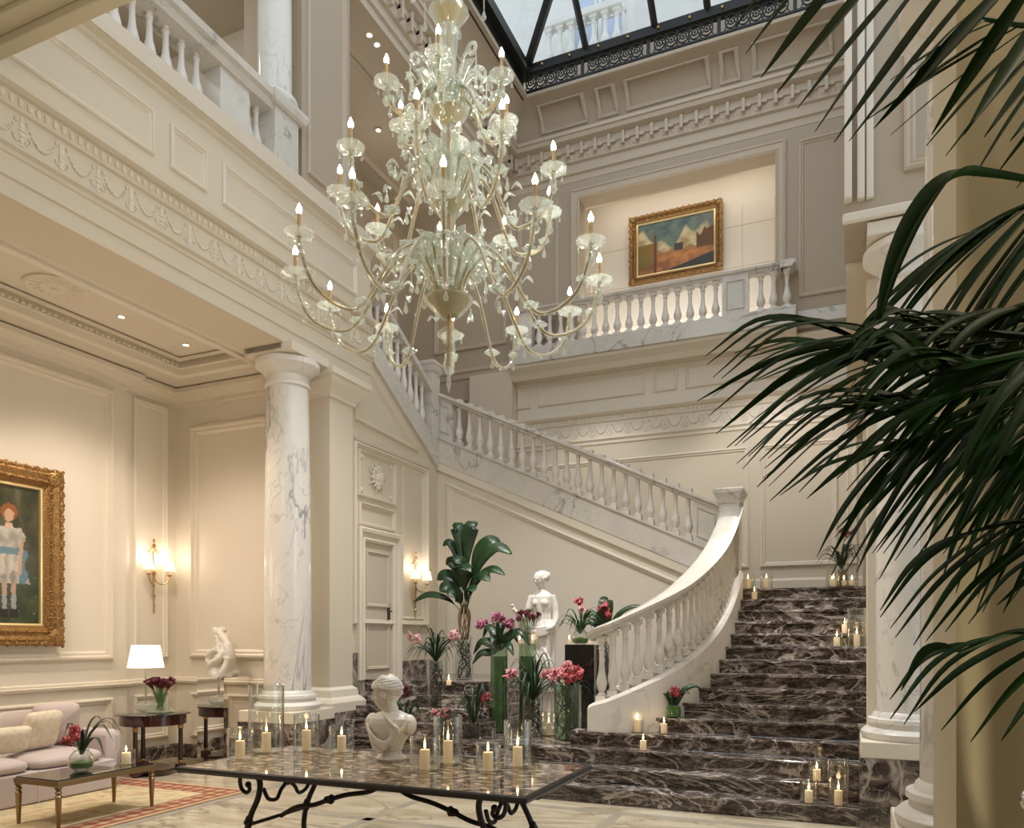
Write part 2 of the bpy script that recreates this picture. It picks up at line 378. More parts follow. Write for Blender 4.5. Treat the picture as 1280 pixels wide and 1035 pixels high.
rail_p = [(0, 0), (.05, .01), (.06, .04), (.03, .05), (.03, .075), (0, .09)]
for nm, z, pr, m in (('trim_1', 1.06, rail_p, 'plaster_trim'), ('baseboard_left', 0, [(0, 0), (.04, 0), (.04, .16), (.02, .19), (0, .19)], 'dark_marble'),
                     ('trim_2', 5.02, [(0, 0), (.03, .01), (.03, .06), (.09, .08), (.12, .14), (.16, .16), (.16, .22), (0, .24)], 'plaster_trim')):
    struct(nm, MB().sweep([(LX, -4, z), (LX, 7.45, z), (LX-.07, 7.45, z), (LX-.07, LY, z), (XL-.7, LY, z)], pr), m, smooth=False)
# tray ceiling
cl = struct('ceiling', MB().box(LX-.3, -8.3, -5, LY, 5.26, 5.7).box(-7.05, XL-.68, -5, LY, 5.26, 5.7).box(-8.3, -7.05, 7.83, LY, 5.26, 5.7).box(-8.3, -7.05, -5, LY, 5.42, 5.7), 'plaster_warm', smooth=False)
tr = [(-8.3, -4), (-8.3, 7.83), (-7.05, 7.83), (-7.05, -4)]
MB().sweep([(x, y, 5.26) for x, y in tr], [(.0, .0), (-.07, -.0), (-.07, -.03), (-.02, -.05), (.02, -.02), (.03, .05), (.05, .07), (.05, .16), (0, .16)]).build('tray_moulding', 'plaster_trim', cl, smooth=False)
MB().sweep([(x, y, 5.40) for x, y in ((-8.16, -4), (-8.16, 7.69), (-7.19, 7.69), (-7.19, -4))], [(0, 0), (0, -.025), (.035, -.03), (.05, .0)]).build('tray_moulding', 'plaster_trim', cl, smooth=False)
beads = MB()
for k in range(90): beads.ball((-8.21, 7.7-k*.075, 5.345), (.02, .028, .02), 6, 4)
beads.build('egg_moulding', 'plaster_trim', cl)
ro = MB().lathe([(.31, 0), (.31, -.02), (.28, -.035), (.25, -.015), (.17, -.012), (.15, -.03), (.12, -.02), (.05, -.03), (.03, -.05), (.0001, -.055)], 40)
for k in range(16):
    a = k*PI/8; ro.ball((.21*math.cos(a), .21*math.sin(a), -.015), (.045, .02, .012), 8, 5, Matrix.Rotation(a, 3, 'Z'))
tag(ro.build('ceiling_rosette', 'plaster_trim', loc=(-7.69, 5.6, 5.42)), 'round plaster rosette with petals on the lounge ceiling', 'ceiling rosette')
tag(MB().box(-8.2, -7.42, 7.72, 7.76, 5.405, 5.42).build('air_slot', 'black_frame', smooth=False), 'thin black air slot across the far end of lounge ceiling', 'air vent')
def downlight(loc, label, r=.045):
    t = thing('downlight', label, 'downlight', loc, 0, 'recessed ceiling downlights')
    MB().lathe([(r*.7, .0), (r*.72, -.006), (r*1.25, -.008), (r*1.3, .0)], 20).build('bezel', 'plaster_trim', t)
    MB().lathe([(.0001, -.003), (r*.7, -.003)], 20).build('lamp_face', 'downlight', t)
downlight((-7.72, 6.43, 5.42), 'small recessed downlight near the ceiling rosette')
downlight((-7.71, 7.37, 5.42), 'small recessed downlight near the black air slot')
# ------------------------------------------------------------------ lower pier, columns
def moulded_block(name, x0, x1, y0, y1, prof, m, parent=None, grp=None):
    "square pier stage whose outline swells by the profile (offset, z)"
    lo = [[Vector((x0-o, y0-o, z)), Vector((x1+o, y0-o, z)), Vector((x1+o, y1+o, z)), Vector((x0-o, y1+o, z))] for o, z in prof]
    b = ring(lo); n = len(prof); b.f += [(3, 2, 1, 0), tuple(4*(n-1)+i for i in range(4))]
    return b.build(name, m, parent, smooth=False)
pier = moulded_block('wall_pier', XL-.75, XL, 8.31, 8.82, [(0, .82), (0, 5.26)], 'plaster'); pier['kind'] = 'structure'
moulded_block('base', XL-.75, XL, 8.31, 8.82, [(.13, .74), (.13, .86), (.10, .90), (.06, .93), (.045, 1.02), (.0, 1.06)], 'plaster_trim', pier)
moulded_block('plinth', XL-.75, XL, 8.31, 8.82, [(.13, 0), (.13, .74)], 'dark_marble', pier)
moulded_block('cap', XL-.75, XL, 8.31, 8.82, [(0, 4.84), (.03, 4.85), (.03, 4.89), (.06, 4.93), (.14, 5.02), (.15, 5.08), (.19, 5.09), (.19, 5.17), (0, 5.17)], 'plaster_trim', pier)
def column(x, y, label):
    t = thing('column', label, 'column', (x, y, 0), 0, 'white marble columns')
    MB().box(-.42, .42, -.42, .42, 0, .68).build('pedestal', 'dark_marble', t, smooth=False)
    MB().box(-.41, .41, -.41, .41, .68, .82).build('plinth', 'plaster_trim', t, smooth=False, bevel=.008)
    MB().lathe([(.39, .82), (.41, .85), (.41, .88), (.38, .91), (.345, .92), (.34, .95), (.36, .97), (.355, 1.0), (.32, 1.01), (.31, 1.04), (.29, 1.06)], 48).build('base', 'carved_marble', t)
    MB().lathe([(.29, 1.04), (.288, 2.2), (.278, 3.4), (.262, 4.4), (.25, 4.84)], 48).build('shaft', 'column_marble', t)
    MB().lathe([(.25, 4.80), (.275, 4.82), (.275, 4.85), (.255, 4.87), (.255, 4.95), (.28, 4.96), (.30, 4.99), (.35, 5.03), (.375, 5.05), (.39, 5.06), (.39, 5.12), (.37, 5.14), (.3, 5.15)], 48).build('capital', 'carved_marble', t)
    MB().box(-.36, .36, -.36, .36, 5.145, 5.255).build('abacus', 'plaster_trim', t, smooth=False)
    return t
c0 = column(-6.44, 7.78, 'white veined marble column beside the lounge, left of the bust')
dup(c0, (.50, 7.66, 0), 0, 'white veined marble column at the right edge of the dark stairs')
c3 = dup(c0, (.63, 4.62, -.10), 0, 'marble column showing as a narrow strip behind the near corner pier')
# near left pedestal at the picture edge
nl = thing('column', 'dark marble pedestal of a near column at the left edge', 'column', (-6.5, 3.35, 0))
MB().box(-.42, .42, -.42, .42, 0, .72).build('pedestal', 'dark_marble', nl, smooth=False)
MB().lathe([(.29, .72), (.27, 4.8), (.38, 5.15), (.38, 5.24)], 40).build('shaft', 'column_marble', nl)
# ------------------------------------------------------------------ left entablature and parapet
EP = [(-.68, 5.25), (0, 5.25), (0, 5.40), (.02, 5.41), (.02, 5.58), (.035, 5.59), (.035, 5.625), (.07, 5.645), (.07, 5.665), (.02, 5.675), (.02, 5.955), (.05, 5.965), (.06, 5.985), (.045, 5.99), (.045, 6.085), (.085, 6.09), (.125, 6.11), (.13, 6.15), (.0, 6.20), (.0, 7.03), (.03, 7.05), (.03, 7.09), (.09, 7.11), (.10, 7.27), (-.34, 7.27), (-.34, 6.9), (-.68, 6.9)]
wu = struct('wall_left_entablature', MB().sweep([(XL, 9.25, 0), (XL, 2.0, 0)][::-1], [(o, z) for o, z in EP]), 'plaster', smooth=False)
struct('trim_3', MB().box(XL-.5, XL+.105, 2.0, 9.25, 7.115, 7.30), 'plaster', smooth=False)
def urn_relief(b, o, ax, sgn, a, z, s):
    "candelabrum relief standing proud of a frieze"
    def P(da, dz, out): return (o+sgn*out, a+da, z+dz) if ax == 'X' else (a+da, o+sgn*out, z+dz)
    for dz, r, h in ((.0, .035, .012), (.04, .018, .03), (.09, .03, .022), (.125, .045, .01), (.165, .022, .035), (.21, .014, .02)):
        rr = (.009, r*s, h*s) if ax == 'X' else (r*s, .009, h*s); b.ball(P(0, dz*s, .004), rr, 8, 5)
    for q in (-1, 1):
        b.tube(cr([P(q*.01, .05*s, .006), P(q*.05*s, .02*s, .008), P(q*.075*s, .06*s, .008), P(q*.05*s, .085*s, .006)], 4), .005, 5)
def swag(b, o, ax, sgn, a0, a1, z):
    pts = []
    for k in range(13):
        t = k/12; a = a0+(a1-a0)*t; dz = -.13*(1-(2*t-1)**2)
        pts.append((o+sgn*.006, a, z+dz) if ax == 'X' else (a, o+sgn*.006, z+dz))
    for i, p in enumerate(pts): b.ball(p, .011+.006*math.sin(PI*i/12), 6, 4)
    for a in (a0, a1): b.ball((o+sgn*.006, a, z+.01) if ax == 'X' else (a, o+sgn*.006, z+.01), .018, 6, 4)
def frieze(o, ax, sgn, a0, a1, parent, z=5.70, m='plaster_trim'):
    b = MB(); a = a0; k = 0
    while a < a1-.2:
        if k % 2: b.box(*((o, o+sgn*.008, a-.022, a+.022, z, z+.22) if ax == 'X' else (a-.022, a+.022, min(o, o+sgn*.008), max(o, o+sgn*.008), z, z+.22)))
        urn_relief(b, o, ax, sgn, a, z+.01, 1.0 if k % 2 == 0 else .8); swag(b, o, ax, sgn, a+.05, a+.30, z+.19); a += .35; k += 1
    b.build('frieze_relief', m, parent)
    e = MB(); a = a0
    while a < a1:
        if ax == 'X': e.ball((o+sgn*.03, a, z+.335), (.016, .024, .038), 6, 5)
        else: e.ball((a, o+sgn*.03, z+.335), (.024, .016, .038), 6, 5)
        a += .075
    e.build('egg_moulding', m, parent)
frieze(XL+.02, 'X', 1, 3.5, 9.2, wu)
for a0, a1 in ((2.2, 5.52), (5.72, 6.2), (6.42, 8.9)): panel(rectp(a0, a1, 6.38, 6.82), XL, 'X', 1, wu, w=.06, h=.022)
# soffit block returning from column to pier
struct('trim_4', MB().box(XL-.62, XL-.04, 7.42, 8.35, 5.18, 5.26), 'plaster_trim', smooth=False)
# ------------------------------------------------------------------ door wall
sl3 = lambda y: 4.64+.592*(11.15-y)     # underside of second flight's stringer
XD = -6.3
dw = struct('wall_door', MB().prism([(XD, 8.8, 0), (XD, 11.6, 0), (XD, 11.6, sl3(11.6)), (XD, 8.8, sl3(8.8))], (-.25, 0, 0)), 'plaster', smooth=False)
dl, dr, dz0, dz1 = 9.19, 9.92, 1.12, 3.07
panel([(9.0, 4.74), (10.72, 4.66+.0), (9.0, 5.72)], XD, 'X', 1, dw, w=.07)
panel(rectp(8.95, 11.0, 1.9, 4.44), XD, 'X', 1, dw, w=.08, h=.04)
struct('trim_5', MB().sweep([(XD, 8.95, 4.44), (XD, 11.05, 4.44)], [(0, 0), (.05, .01), (.07, .05), (0, .07)]), 'plaster_trim', smooth=False)
db = struct('door_1', MB().box(XD+.002, XD+.02, dl, dr, dz0, dz1), 'door_paint', smooth=False)
db['label'] = 'narrow painted door in the plaster wall'
for a0, a1, b0, b1 in ((dl+.07, dr-.07, 1.25, 1.95), (dl+.07, dr-.07, 2.15, 2.95)): panel(rectp(a0, a1, b0, b1), XD+.02, 'X', 1, db, 'door_paint', .05, .015)
lo = []
for o, h in ((0, 0), (0, .05), (.03, .075), (.06, .06), (.11, .06), (.125, .10), (.17, .11), (.19, .09), (.19, 0)):
    lo += [[Vector((XD+h, dl-o, dz0)), Vector((XD+h, dl-o, dz1+o)), Vector((XD+h, dr+o, dz1+o)), Vector((XD+h, dr+o, dz0))]]
fr = MB(); fr.add([v for l in lo for v in l], [(j*4+i, j*4+i+1, (j+1)*4+i+1, (j+1)*4+i) for j in range(len(lo)-1) for i in range(3)])
fr.build('door_frame', 'plaster_trim', db, smooth=False)
MB().box(XD+.02, XD+.032, dr-.11, dr-.05, 1.98, 2.22).tube([(XD+.03, dr-.08, 2.1), (XD+.075, dr-.08, 2.1), (XD+.08, dr-.20, 2.1)], .011).build('door_handle', 'black_frame', db)
panel(rectp(dl-.1, dr+.1, 3.30, 3.62), XD, 'X', 1, dw, w=.05)
panel(rectp(dl-.12, dr+.12, 3.70, 4.36), XD, 'X', 1, dw, w=.045)
panel(rectp(dr+.34, 10.9, 2.0, 4.36), XD, 'X', 1, dw, w=.04, h=.012)
orn = MB()
yc, zc = (dl+dr)/2, 4.03
for k in range(14):
    a = k*2*PI/14; r = .19 if k % 2 else .24
    orn.tube(cr([(XD+.01, yc+.05*math.cos(a), zc+.05*math.sin(a)), (XD+.03, yc+.12*math.cos(a+.25), zc+.12*math.sin(a+.25)), (XD+.015, yc+r*math.cos(a), zc+r*math.sin(a))], 4), [.02]*4+[.016, .012, .01, .008, .005], 6)
    orn.ball((XD+.02, yc+.13*math.cos(a), zc+.15*math.sin(a)), .022, 6, 5)
orn.ball((XD+.02, yc, zc), (.035, .06, .07), 10, 8).ball((XD+.02, yc-.11, zc+.02), (.025, .03, .05)).ball((XD+.02, yc+.11, zc+.02), (.025, .03, .05))
for q in (-1, 1):
    for zz in (3.8, 4.26): orn.ball((XD+.01, yc+q*.38, zz), (.015, .035, .035), 8, 6)
orn.build('plaster_ornament', 'plaster_trim', dw)
struct('baseboard_door', MB().box(XD, XD+.06, 8.82, dl-.19, 0, 1.5).box(XD, XD+.06, dr+.19, 11.3, 0, 1.36), 'dark_marble', smooth=False)
# ------------------------------------------------------------------ wall under the first flight
sl2b = lambda x: 4.64-.458*(x+6.3)
sl2t = lambda x: 4.98-.466*(x+6.1)
wf = struct('wall_under_flight', MB().prism([(XD, YF+.02, .4), (-1.62, YF+.02, .4), (-1.62, YF+.02, sl2b(-1.62)), (XD, YF+.02, sl2b(XD))], (0, .2, 0)), 'plaster_warm', smooth=False)
pl = [(-6.12, .9), (-1.9, .9), (-1.9, sl2b(-1.9)-.27), (-6.12, sl2b(-6.12)-.27)]
panel(pl, YF+.02, 'Y', -1, wf, w=.09)
struct('trim_6', MB().prism([(XD, YF+.02, sl2b(XD)-.13), (-1.62, YF+.02, sl2b(-1.62)-.13), (-1.62, YF+.02, sl2b(-1.62)), (XD, YF+.02, sl2b(XD))], (0, -.05, 0)), 'plaster_trim', smooth=False)
# ------------------------------------------------------------------ main stair
LE = {4: -2.95, 5: -2.22, 6: -1.93, 7: -1.84, 8: -1.74, 9: -1.67, 10: -1.61, 11: -1.58, 12: -1.56, 13: -1.55, 14: -1.55, 15: -1.55}
st = thing('staircase', 'broad dark veined marble staircase climbing to the landing', 'staircase')
XS = .08
for k in range(1, 16):
    y0 = lev(k); y1 = lev(k+1)+.03 if k < 15 else YB
    x0 = -6.28 if k < 4 else LE[k]
    z1 = k*R_
    x1 = XS if k < 5 else XR
    def prof(x0, x1, b):
        b.box(x0, x1, y0+.025, y1, z1-R_+.0, z1-.035); b.box(x0, x1, y0, y1, z1-.035, z1)
    b = MB(); prof(x0, x1, b)
    if k == 15:
        b = MB().box(-1.55, XR, y0+.02, YB, z1-R_, z1-.035).box(-1.55, XR, y0, YB, z1-.035, z1)
        b.box(-1.9, -1.55, YF+.25, YB, z1-R_, z1)
    b.build('step', 'step_marble', st, smooth=False, bevel=.006)
# platform behind the third step on the left, and the tiers up to the door
MB().box(-6.28, -2.9, lev(4), YF, R_*2, R_*3).box(-2.95, -2.0, 9.1, YF, R_*2, R_*3).build('platform', 'dark_marble', st, smooth=False)
for k in range(4, 8):
    x1 = -4.15-.10*(k-4); y0 = lev(k)
    poly = [(-6.28, y0), (x1-.35, y0)]+[(x1-.35+.35*math.sin(a), y0+.35-.35*math.cos(a)) for a in [PI/2*i/8 for i in range(1, 9)]]+[(x1, YF), (-6.28, YF)]
    MB().prism([(x, y, R_*(k-1)) for x, y in poly], (0, 0, R_)).build('tier', 'step_marble', st, smooth=False, bevel=.006)
# curved stringer
CP = [(-1.52, 11.36), (-1.52, 10.83), (-1.545, 10.3), (-1.61, 9.8), (-1.72, 9.4), (-1.86, 9.08), (-2.06, 8.85), (-2.30, 8.70), (-2.56, 8.62), (-2.72, 8.66)]
def hz(i, a, b): return a+(b-a)*i
def cpath(z_top, z_foot, off=0):
    P = cr([(x, y, 0) for x, y in CP], 5)
    L = [0]
    for i in range(1, len(P)): L.append(L[-1]+(P[i]-P[i-1]).length)
    return [Vector((p.x, p.y, z_top+(z_foot-z_top)*(l/L[-1])**.92)) for p, l in zip(P, L)], L
bal = thing('curved_balustrade', 'white marble balustrade sweeping in a curve beside the dark stairs', 'balustrade')
P, L = cpath(2.66, .93)
up = []; dn = []
b = MB(); n = len(P)
vs = []
for i, p in enumerate(P):
    t = (P[min(i+1, n-1)]-P[max(0, i-1)]); t.z = 0; t.normalize(); r = Vector((t.y, -t.x, 0))
    zb = max(.63, p.z-.62) if i < n-1 else .63
    for s, z in ((-.14, zb), (-.14, p.z-.04), (-.11, p.z), (.11, p.z), (.14, p.z-.04), (.14, zb)): vs.append(Vector((p.x, p.y, z))+r*s)
b.add(vs, [(j*6+k, j*6+(k+1) % 6, (j+1)*6+(k+1) % 6, (j+1)*6+k) for j in range(n-1) for k in range(6)]+[(5, 4, 3, 2, 1, 0), tuple((n-1)*6+k for k in range(6))])
b.build('stringer', 'carved_marble', bal)
RP, RL = cpath(3.60, 1.77)
rail_prof = [(-.09, -.10), (-.11, -.06), (-.14, -.05), (-.15, -.01), (-.12, .0), (-.08, .018), (.08, .018), (.12, 0), (.15, -.01), (.14, -.05), (.11, -.06), (.09, -.10)]
MB().sweep(RP, rail_prof).build('handrail', 'white_marble', bal)
def baluster_mesh(h, s=1.0):
    b = MB(); q = .058*s
    b.box(-q, q, -q, q, 0, .07)
    pr = [(.05, .07), (.052, .085), (.036, .10), (.034, .115), (.05, .145), (.062, .185), (.064, .215), (.054, .26), (.038, .32), (.03, .40), (.028, .50), (.030, .55), (.038, .56), (.038, .575), (.03, .585), (.034, .62), (.048, .645)]
    k = (h-.13)/.575
    b.lathe([(r*s, .07+(z-.07)*k) for r, z in pr], 14)
    b.box(-q*.9, q*.9, -q*.9, q*.9, h-.065, h)
    return b
def spread(parent, pts, h, m='carved_marble', first=None, s=1.0, rz=0):
    o = None
    for p in pts:
        if o is None: o = first or baluster_mesh(h, s).build('baluster', m, parent); o.location = p; o.rotation_euler = (0, 0, rz); src = o
        else:
            c = src.copy(); col.objects.link(c); c.parent = parent; c.location = p
    return src
nb = 24; pts = []
for k in range(nb):
    t = (k+.8)/(nb+.2)*L[-1]*.985
    i = max(j for j in range(n) if L[j] <= t); i = min(i, n-2); f = (t-L[i])/(L[i+1]-L[i])
    p = P[i].lerp(P[i+1], f); pts.append((p.x, p.y, p.z-.01))
spread(bal, pts, .76)
# newel at the landing
MB().box(-.14, .14, -.14, .14, 0, 1.28).build('newel', 'white_marble', bal, smooth=False, loc=(-1.56, 11.42, 2.36), bevel=.006)
moulded_block('newel_cap', -1.70, -1.42, 11.28, 11.56, [(0, 3.60), (.02, 3.62), (.03, 3.68), (.06, 3.74), (.075, 3.76), (.075, 3.80), (.04, 3.83)], 'white_marble', bal)
# ------------------------------------------------------------------ first flight balustrade (along the back)
f2 = thing('upper_balustrade', 'veined marble balustrade slanting up left above the flowers', 'balustrade')
yF = YF
def slab(b, xa, xb, f0, f1, y0, y1): return b.prism([(xa, y0, f0(xa)), (xb, y0, f0(xb)), (xb, y0, f1(xb)), (xa, y0, f1(xa))], (0, y1-y0, 0))
slab(MB(), XD, -1.68, sl2b, lambda x: sl2t(x)+.0, yF-.04, yF+.22).build('stringer', 'white_marble', f2, smooth=False, bevel=.008)
slab(MB(), XD, -1.68, lambda x: sl2t(x)-.03, sl2t, yF-.07, yF+.25).build('stringer_cap', 'white_marble', f2, smooth=False)
rt2 = lambda x: 5.80-.4726*(x+6.3)
slab(slab(MB(), XD, -1.66, lambda x: rt2(x)-.10, lambda x: rt2(x)-.05, yF-.02, yF+.20), XD, -1.66, lambda x: rt2(x)-.055, rt2, yF-.07, yF+.25).build('handrail', 'white_marble', f2, smooth=False, bevel=.012)
slab(MB(), XD, -6.02, lambda x: sl2t(x)-.01, lambda x: rt2(x)-.08, yF, yF+.18).build('pedestal', 'white_marble', f2, smooth=False)
slab(MB(), -2.08, -1.70, lambda x: sl2t(x)-.01, lambda x: rt2(x)-.08, yF, yF+.18).build('pedestal', 'white_marble', f2, smooth=False)
for xa, xb in ((-6.24, -6.07), (-2.03, -1.76)):
    panel([(xa, sl2t(xa)+.10), (xb, sl2t(xb)+.10), (xb, rt2(xb)-.17), (xa, rt2(xa)-.17)], yF, 'Y', -1, f2, 'white_marble', .025, .012)
pts = [(-5.93+k*(3.77/20), yF+.09, sl2t(-5.93+k*(3.77/20))-.02) for k in range(21)]
spread(f2, pts, .77)
# ------------------------------------------------------------------ second flight balustrade (towards the camera)
f3 = thing('gallery_stair_balustrade', 'steep marble balustrade climbing behind the chandelier to the gallery', 'balustrade')
s3b = sl3; s3t = lambda y: sl3(y)+.36; r3 = lambda y: 5.82+.585*(11.1-y)
def slabx(b, ya, yb, f0, f1, x0, x1): return b.prism([(x0, ya, f0(ya)), (x0, yb, f0(yb)), (x0, yb, f1(yb)), (x0, ya, f1(ya))], (x1-x0, 0, 0))
slabx(MB(), 9.0, 11.38, s3b, s3t, XD-.18, XD+.05).build('stringer', 'white_marble', f3, smooth=False, bevel=.008)
slabx(MB(), 9.2, 11.2, lambda y: r3(y)-.10, r3, XD-.2, XD+.07).build('handrail', 'white_marble', f3, smooth=False, bevel=.012)
spread(f3, [(XD-.06, 10.95-k*.185, s3t(10.95-k*.185)-.02) for k in range(9)], .76)
MB().box(-.13, .13, -.13, .13, 0, 1.42).build('newel', 'white_marble', f3, smooth=False, loc=(XD-.07, 11.22, 4.7), bevel=.006)
moulded_block('newel_cap', XD-.2, XD+.06, 11.09, 11.35, [(0, 6.05), (.03, 6.08), (.05, 6.16), (.07, 6.18), (.07, 6.22), (.03, 6.25)], 'white_marble', f3)
# flight bodies behind
struct('floor_stair_flight', MB().prism([(XD, YF+.2, sl2t(XD)-.35), (-1.7, YF+.2, 2.3), (-1.7, YF+.2, 2.42), (XD, YF+.2, sl2t(XD)-.05)], (0, YB-YF-.2, 0)).box(-8.4, XD, YF-.1, YB, 4.75, 4.95)
       .prism([(XD-.2, 11.3, 4.8), (XD-.2, 7.4, 7.1), (XD-.2, 7.4, 7.28), (XD-.2, 11.3, 4.95)], (-1.85, 0, 0)), 'upper_plaster', smooth=False)
# ------------------------------------------------------------------ back wall, gallery
BE = [(.006, 5.44), (.03, 5.45), (.03, 5.50), (.07, 5.53), (.07, 5.56), (.02, 5.57), (.02, 5.85), (.05, 5.87), (.05, 5.97), (.09, 5.98), (.13, 6.02), (.13, 6.07), (.006, 6.11), (.006, 6.70), (.03, 6.72), (.05, 6.80), (.12, 6.92), (.12, 6.96), (.006, 6.97)]
wb = struct('wall_back', MB().box(-6.05, 1.2, YB, YB+.5, 0, 7.3), 'plaster', smooth=False)
be = struct('trim_7', MB().sweep([(-6.05, YB, -.06), (XR+.05, YB, -.06)], BE+[(-.1, 6.97), (-.1, 5.44)]), 'plaster_trim', smooth=False)
frieze(YB-.02, 'Y', -1, -5.9, .1, be, 5.53)
def PX(px, Y=YB): return at(px, 500, Y=Y).x
for a, b_ in ((637, 664), (673, 806), (817, 847), (857, 1040)):
    panel(rectp(PX(a), PX(b_), 6.24, 6.66), YB-.006, 'Y', -1, wb, w=.06, h=.022)
for a, b_ in ((560, 742), (752, 936), (949, 1047), (1056, 1072)):
    panel(rectp(PX(a)+.02, PX(b_), 2.94, 5.08), YB, 'Y', -1, wb, w=.09, h=.03)
struct('baseboard_back', MB().sweep([(-1.5, YB, 2.4), (XR, YB, 2.4)], [(0, 0), (.04, 0), (.04, .3), (.02, .34), (0, .34)]), 'plaster_trim', smooth=False)
# bay at the left end of the back wall
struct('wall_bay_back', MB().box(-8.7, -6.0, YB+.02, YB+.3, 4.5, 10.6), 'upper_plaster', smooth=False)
bayw = bpy.data.objects['wall_bay_back']
panel(rectp(-7.95, -6.3, 7.6, 9.9), YB+.02, 'Y', -1, bayw, 'upper_trim', .09, .03)
panel(rectp(-8.1, -7.1, 5.3, 6.6), YB+.02, 'Y', -1, bayw, 'upper_trim', .07, .03)
struct('trim_8', MB().sweep([(-8.4, YB+.02, 7.0), (-6.0, YB+.02, 7.0)], [(0, 0), (.04, .02), (.06, .1), (.1, .14), (.1, .2), (0, .22)]), 'upper_trim', smooth=False)
struct('wall_bay_block', MB().box(-6.98, -6.06, YB-.28, YB+.02, 4.95, 6.95), 'plaster', smooth=False)
bl = struct('wall_bay_left', MB().box(-8.75, -8.5, 8.8, YB+.3, 4.9, 10.6), 'upper_plaster', smooth=False)
for a0, a1 in ((9.4, 11.2), (11.5, 13.6)): panel(rectp(a0, a1, 7.7, 9.9), -8.5, 'X', 1, bl, 'upper_trim', .09, .03)
# upper wall with the gallery opening
OX0, OX1, OZ = -4.78, -1.16, 10.18
ub = MB().box(-6.2, OX0, YB, YB+.4, 7.3, 13).box(OX1, 1.2, YB, YB+.4, 7.3, 13).box(OX0, OX1, YB, YB+.4, OZ, 13)
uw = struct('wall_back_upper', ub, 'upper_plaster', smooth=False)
uframe = MB(); lo = []
for o, h in ((.16, 0), (.16, .03), (.12, .05), (.10, .03), (.03, .03), (.0, .05), (-.02, .02), (-.02, 0)):
    lo.append([Vector((OX0-o, YB-h, 7.25)), Vector((OX0-o, YB-h, OZ+o)), Vector((OX1+o, YB-h, OZ+o)), Vector((OX1+o, YB-h, 7.25))])
m_ = MB(); vs = [v for l in lo for v in l]; m_.add(vs, [(j*4+i, j*4+i+1, (j+1)*4+i+1, (j+1)*4+i) for j in range(len(lo)-1) for i in range(3)])
m_.build('opening_moulding', 'upper_trim', uw, smooth=False)
bd = MB()
k = OX0-.13
while k < OX1+.13: bd.ball((k, YB-.03, OZ+.14), .018, 6, 4); k += .05
for xx in (OX0-.14, OX1+.14):
    z = 7.4
    while z < OZ+.12: bd.ball((xx, YB-.03, z), .018, 6, 4); z += .05
bd.build('bead_moulding', 'upper_trim', uw)
panel(rectp(OX1+.36, XR-.1, 7.55, 10.25), YB, 'Y', -1, uw, 'upper_trim', .09, .03)
panel(rectp(-6.05, OX0-.4, 7.55, 10.25), YB, 'Y', -1, uw, 'upper_trim', .09, .03)
rec = struct('wall_gallery_recess', MB().box(-5.4, -.7, 15.55, 15.75, 7.2, 10.9).box(-5.5, -5.3, YB+.4, 15.6, 7.2, 10.9).box(-.8, -.6, YB+.4, 15.6, 7.2, 10.9), 'plaster_trim', smooth=False)
struct('ceiling_gallery_recess', MB().box(-5.5, -.6, YB+.2, 15.7, 10.7, 10.9), 'plaster_trim', smooth=False)
for x in (-4.9, -3.9, -2.9, -1.9, -1.3):
    MB().box(x-.004, x+.004, 15.546, 15.551, 7.3, 10.1).build('wall_joint', 'upper_trim', rec, smooth=False)
for z in (8.1, 8.9, 9.7): MB().box(-5.3, -.8, 15.546, 15.551, z-.004, z+.004).build('wall_joint', 'upper_trim', rec, smooth=False)
struct('floor_gallery', MB().box(-6.0, XR, 13.9, 15.6, 6.99, 7.12), 'white_marble', smooth=False)
yG = 13.78
GX1 = PX(995, yG)
gl = struct('trim_9', MB().box(-6.05, GX1, yG-.02, YB, 6.98, 7.28).box(GX1, XR, YB-.12, YB, 6.98, 7.28), 'white_marble', smooth=False, bevel=.01)
struct('trim_10', MB().sweep([(-6.05, YB, 0), (GX1, YB, 0)], [(.0, 6.70), (.25, 6.72), (.30, 6.82), (.40, 6.92), (.40, 6.99), (0, 6.99)]), 'plaster', smooth=False)
gb = thing('gallery_balustrade', 'white marble balustrade of the back gallery below the town painting', 'balustrade')
MB().sweep([(-6.0, yG+.14, 8.05), (GX1-.15, yG+.14, 8.05)], rail_prof).build('handrail', 'white_marble', gb)
MB().sweep([(GX1-.15, yG+.0, 8.05), (GX1-.15, YB, 8.05)], rail_prof).build('handrail', 'white_marble', gb)
for a, b_ in ((902, 935), ): MB().box(PX(a, yG), PX(b_, yG), yG+.04, yG+.24, 7.27, 7.98).build('pedestal', 'white_marble', gb, smooth=False)
panel(rectp(PX(907, yG), PX(930, yG), 7.38, 7.88), yG+.04, 'Y', -1, gb, 'white_marble', .03, .012)
MB().box(-6.0, -5.6, yG+.04, yG+.24, 7.27, 7.98).build('pedestal', 'white_marble', gb, smooth=False)
xs = []
x = PX(893, yG)
while x > -5.5: xs.append(x); x -= .222
xs += [PX(q, yG) for q in (950, 966, 983)]
spread(gb, [(x, yG+.14, 7.27) for x in xs], .70, s=1.15)
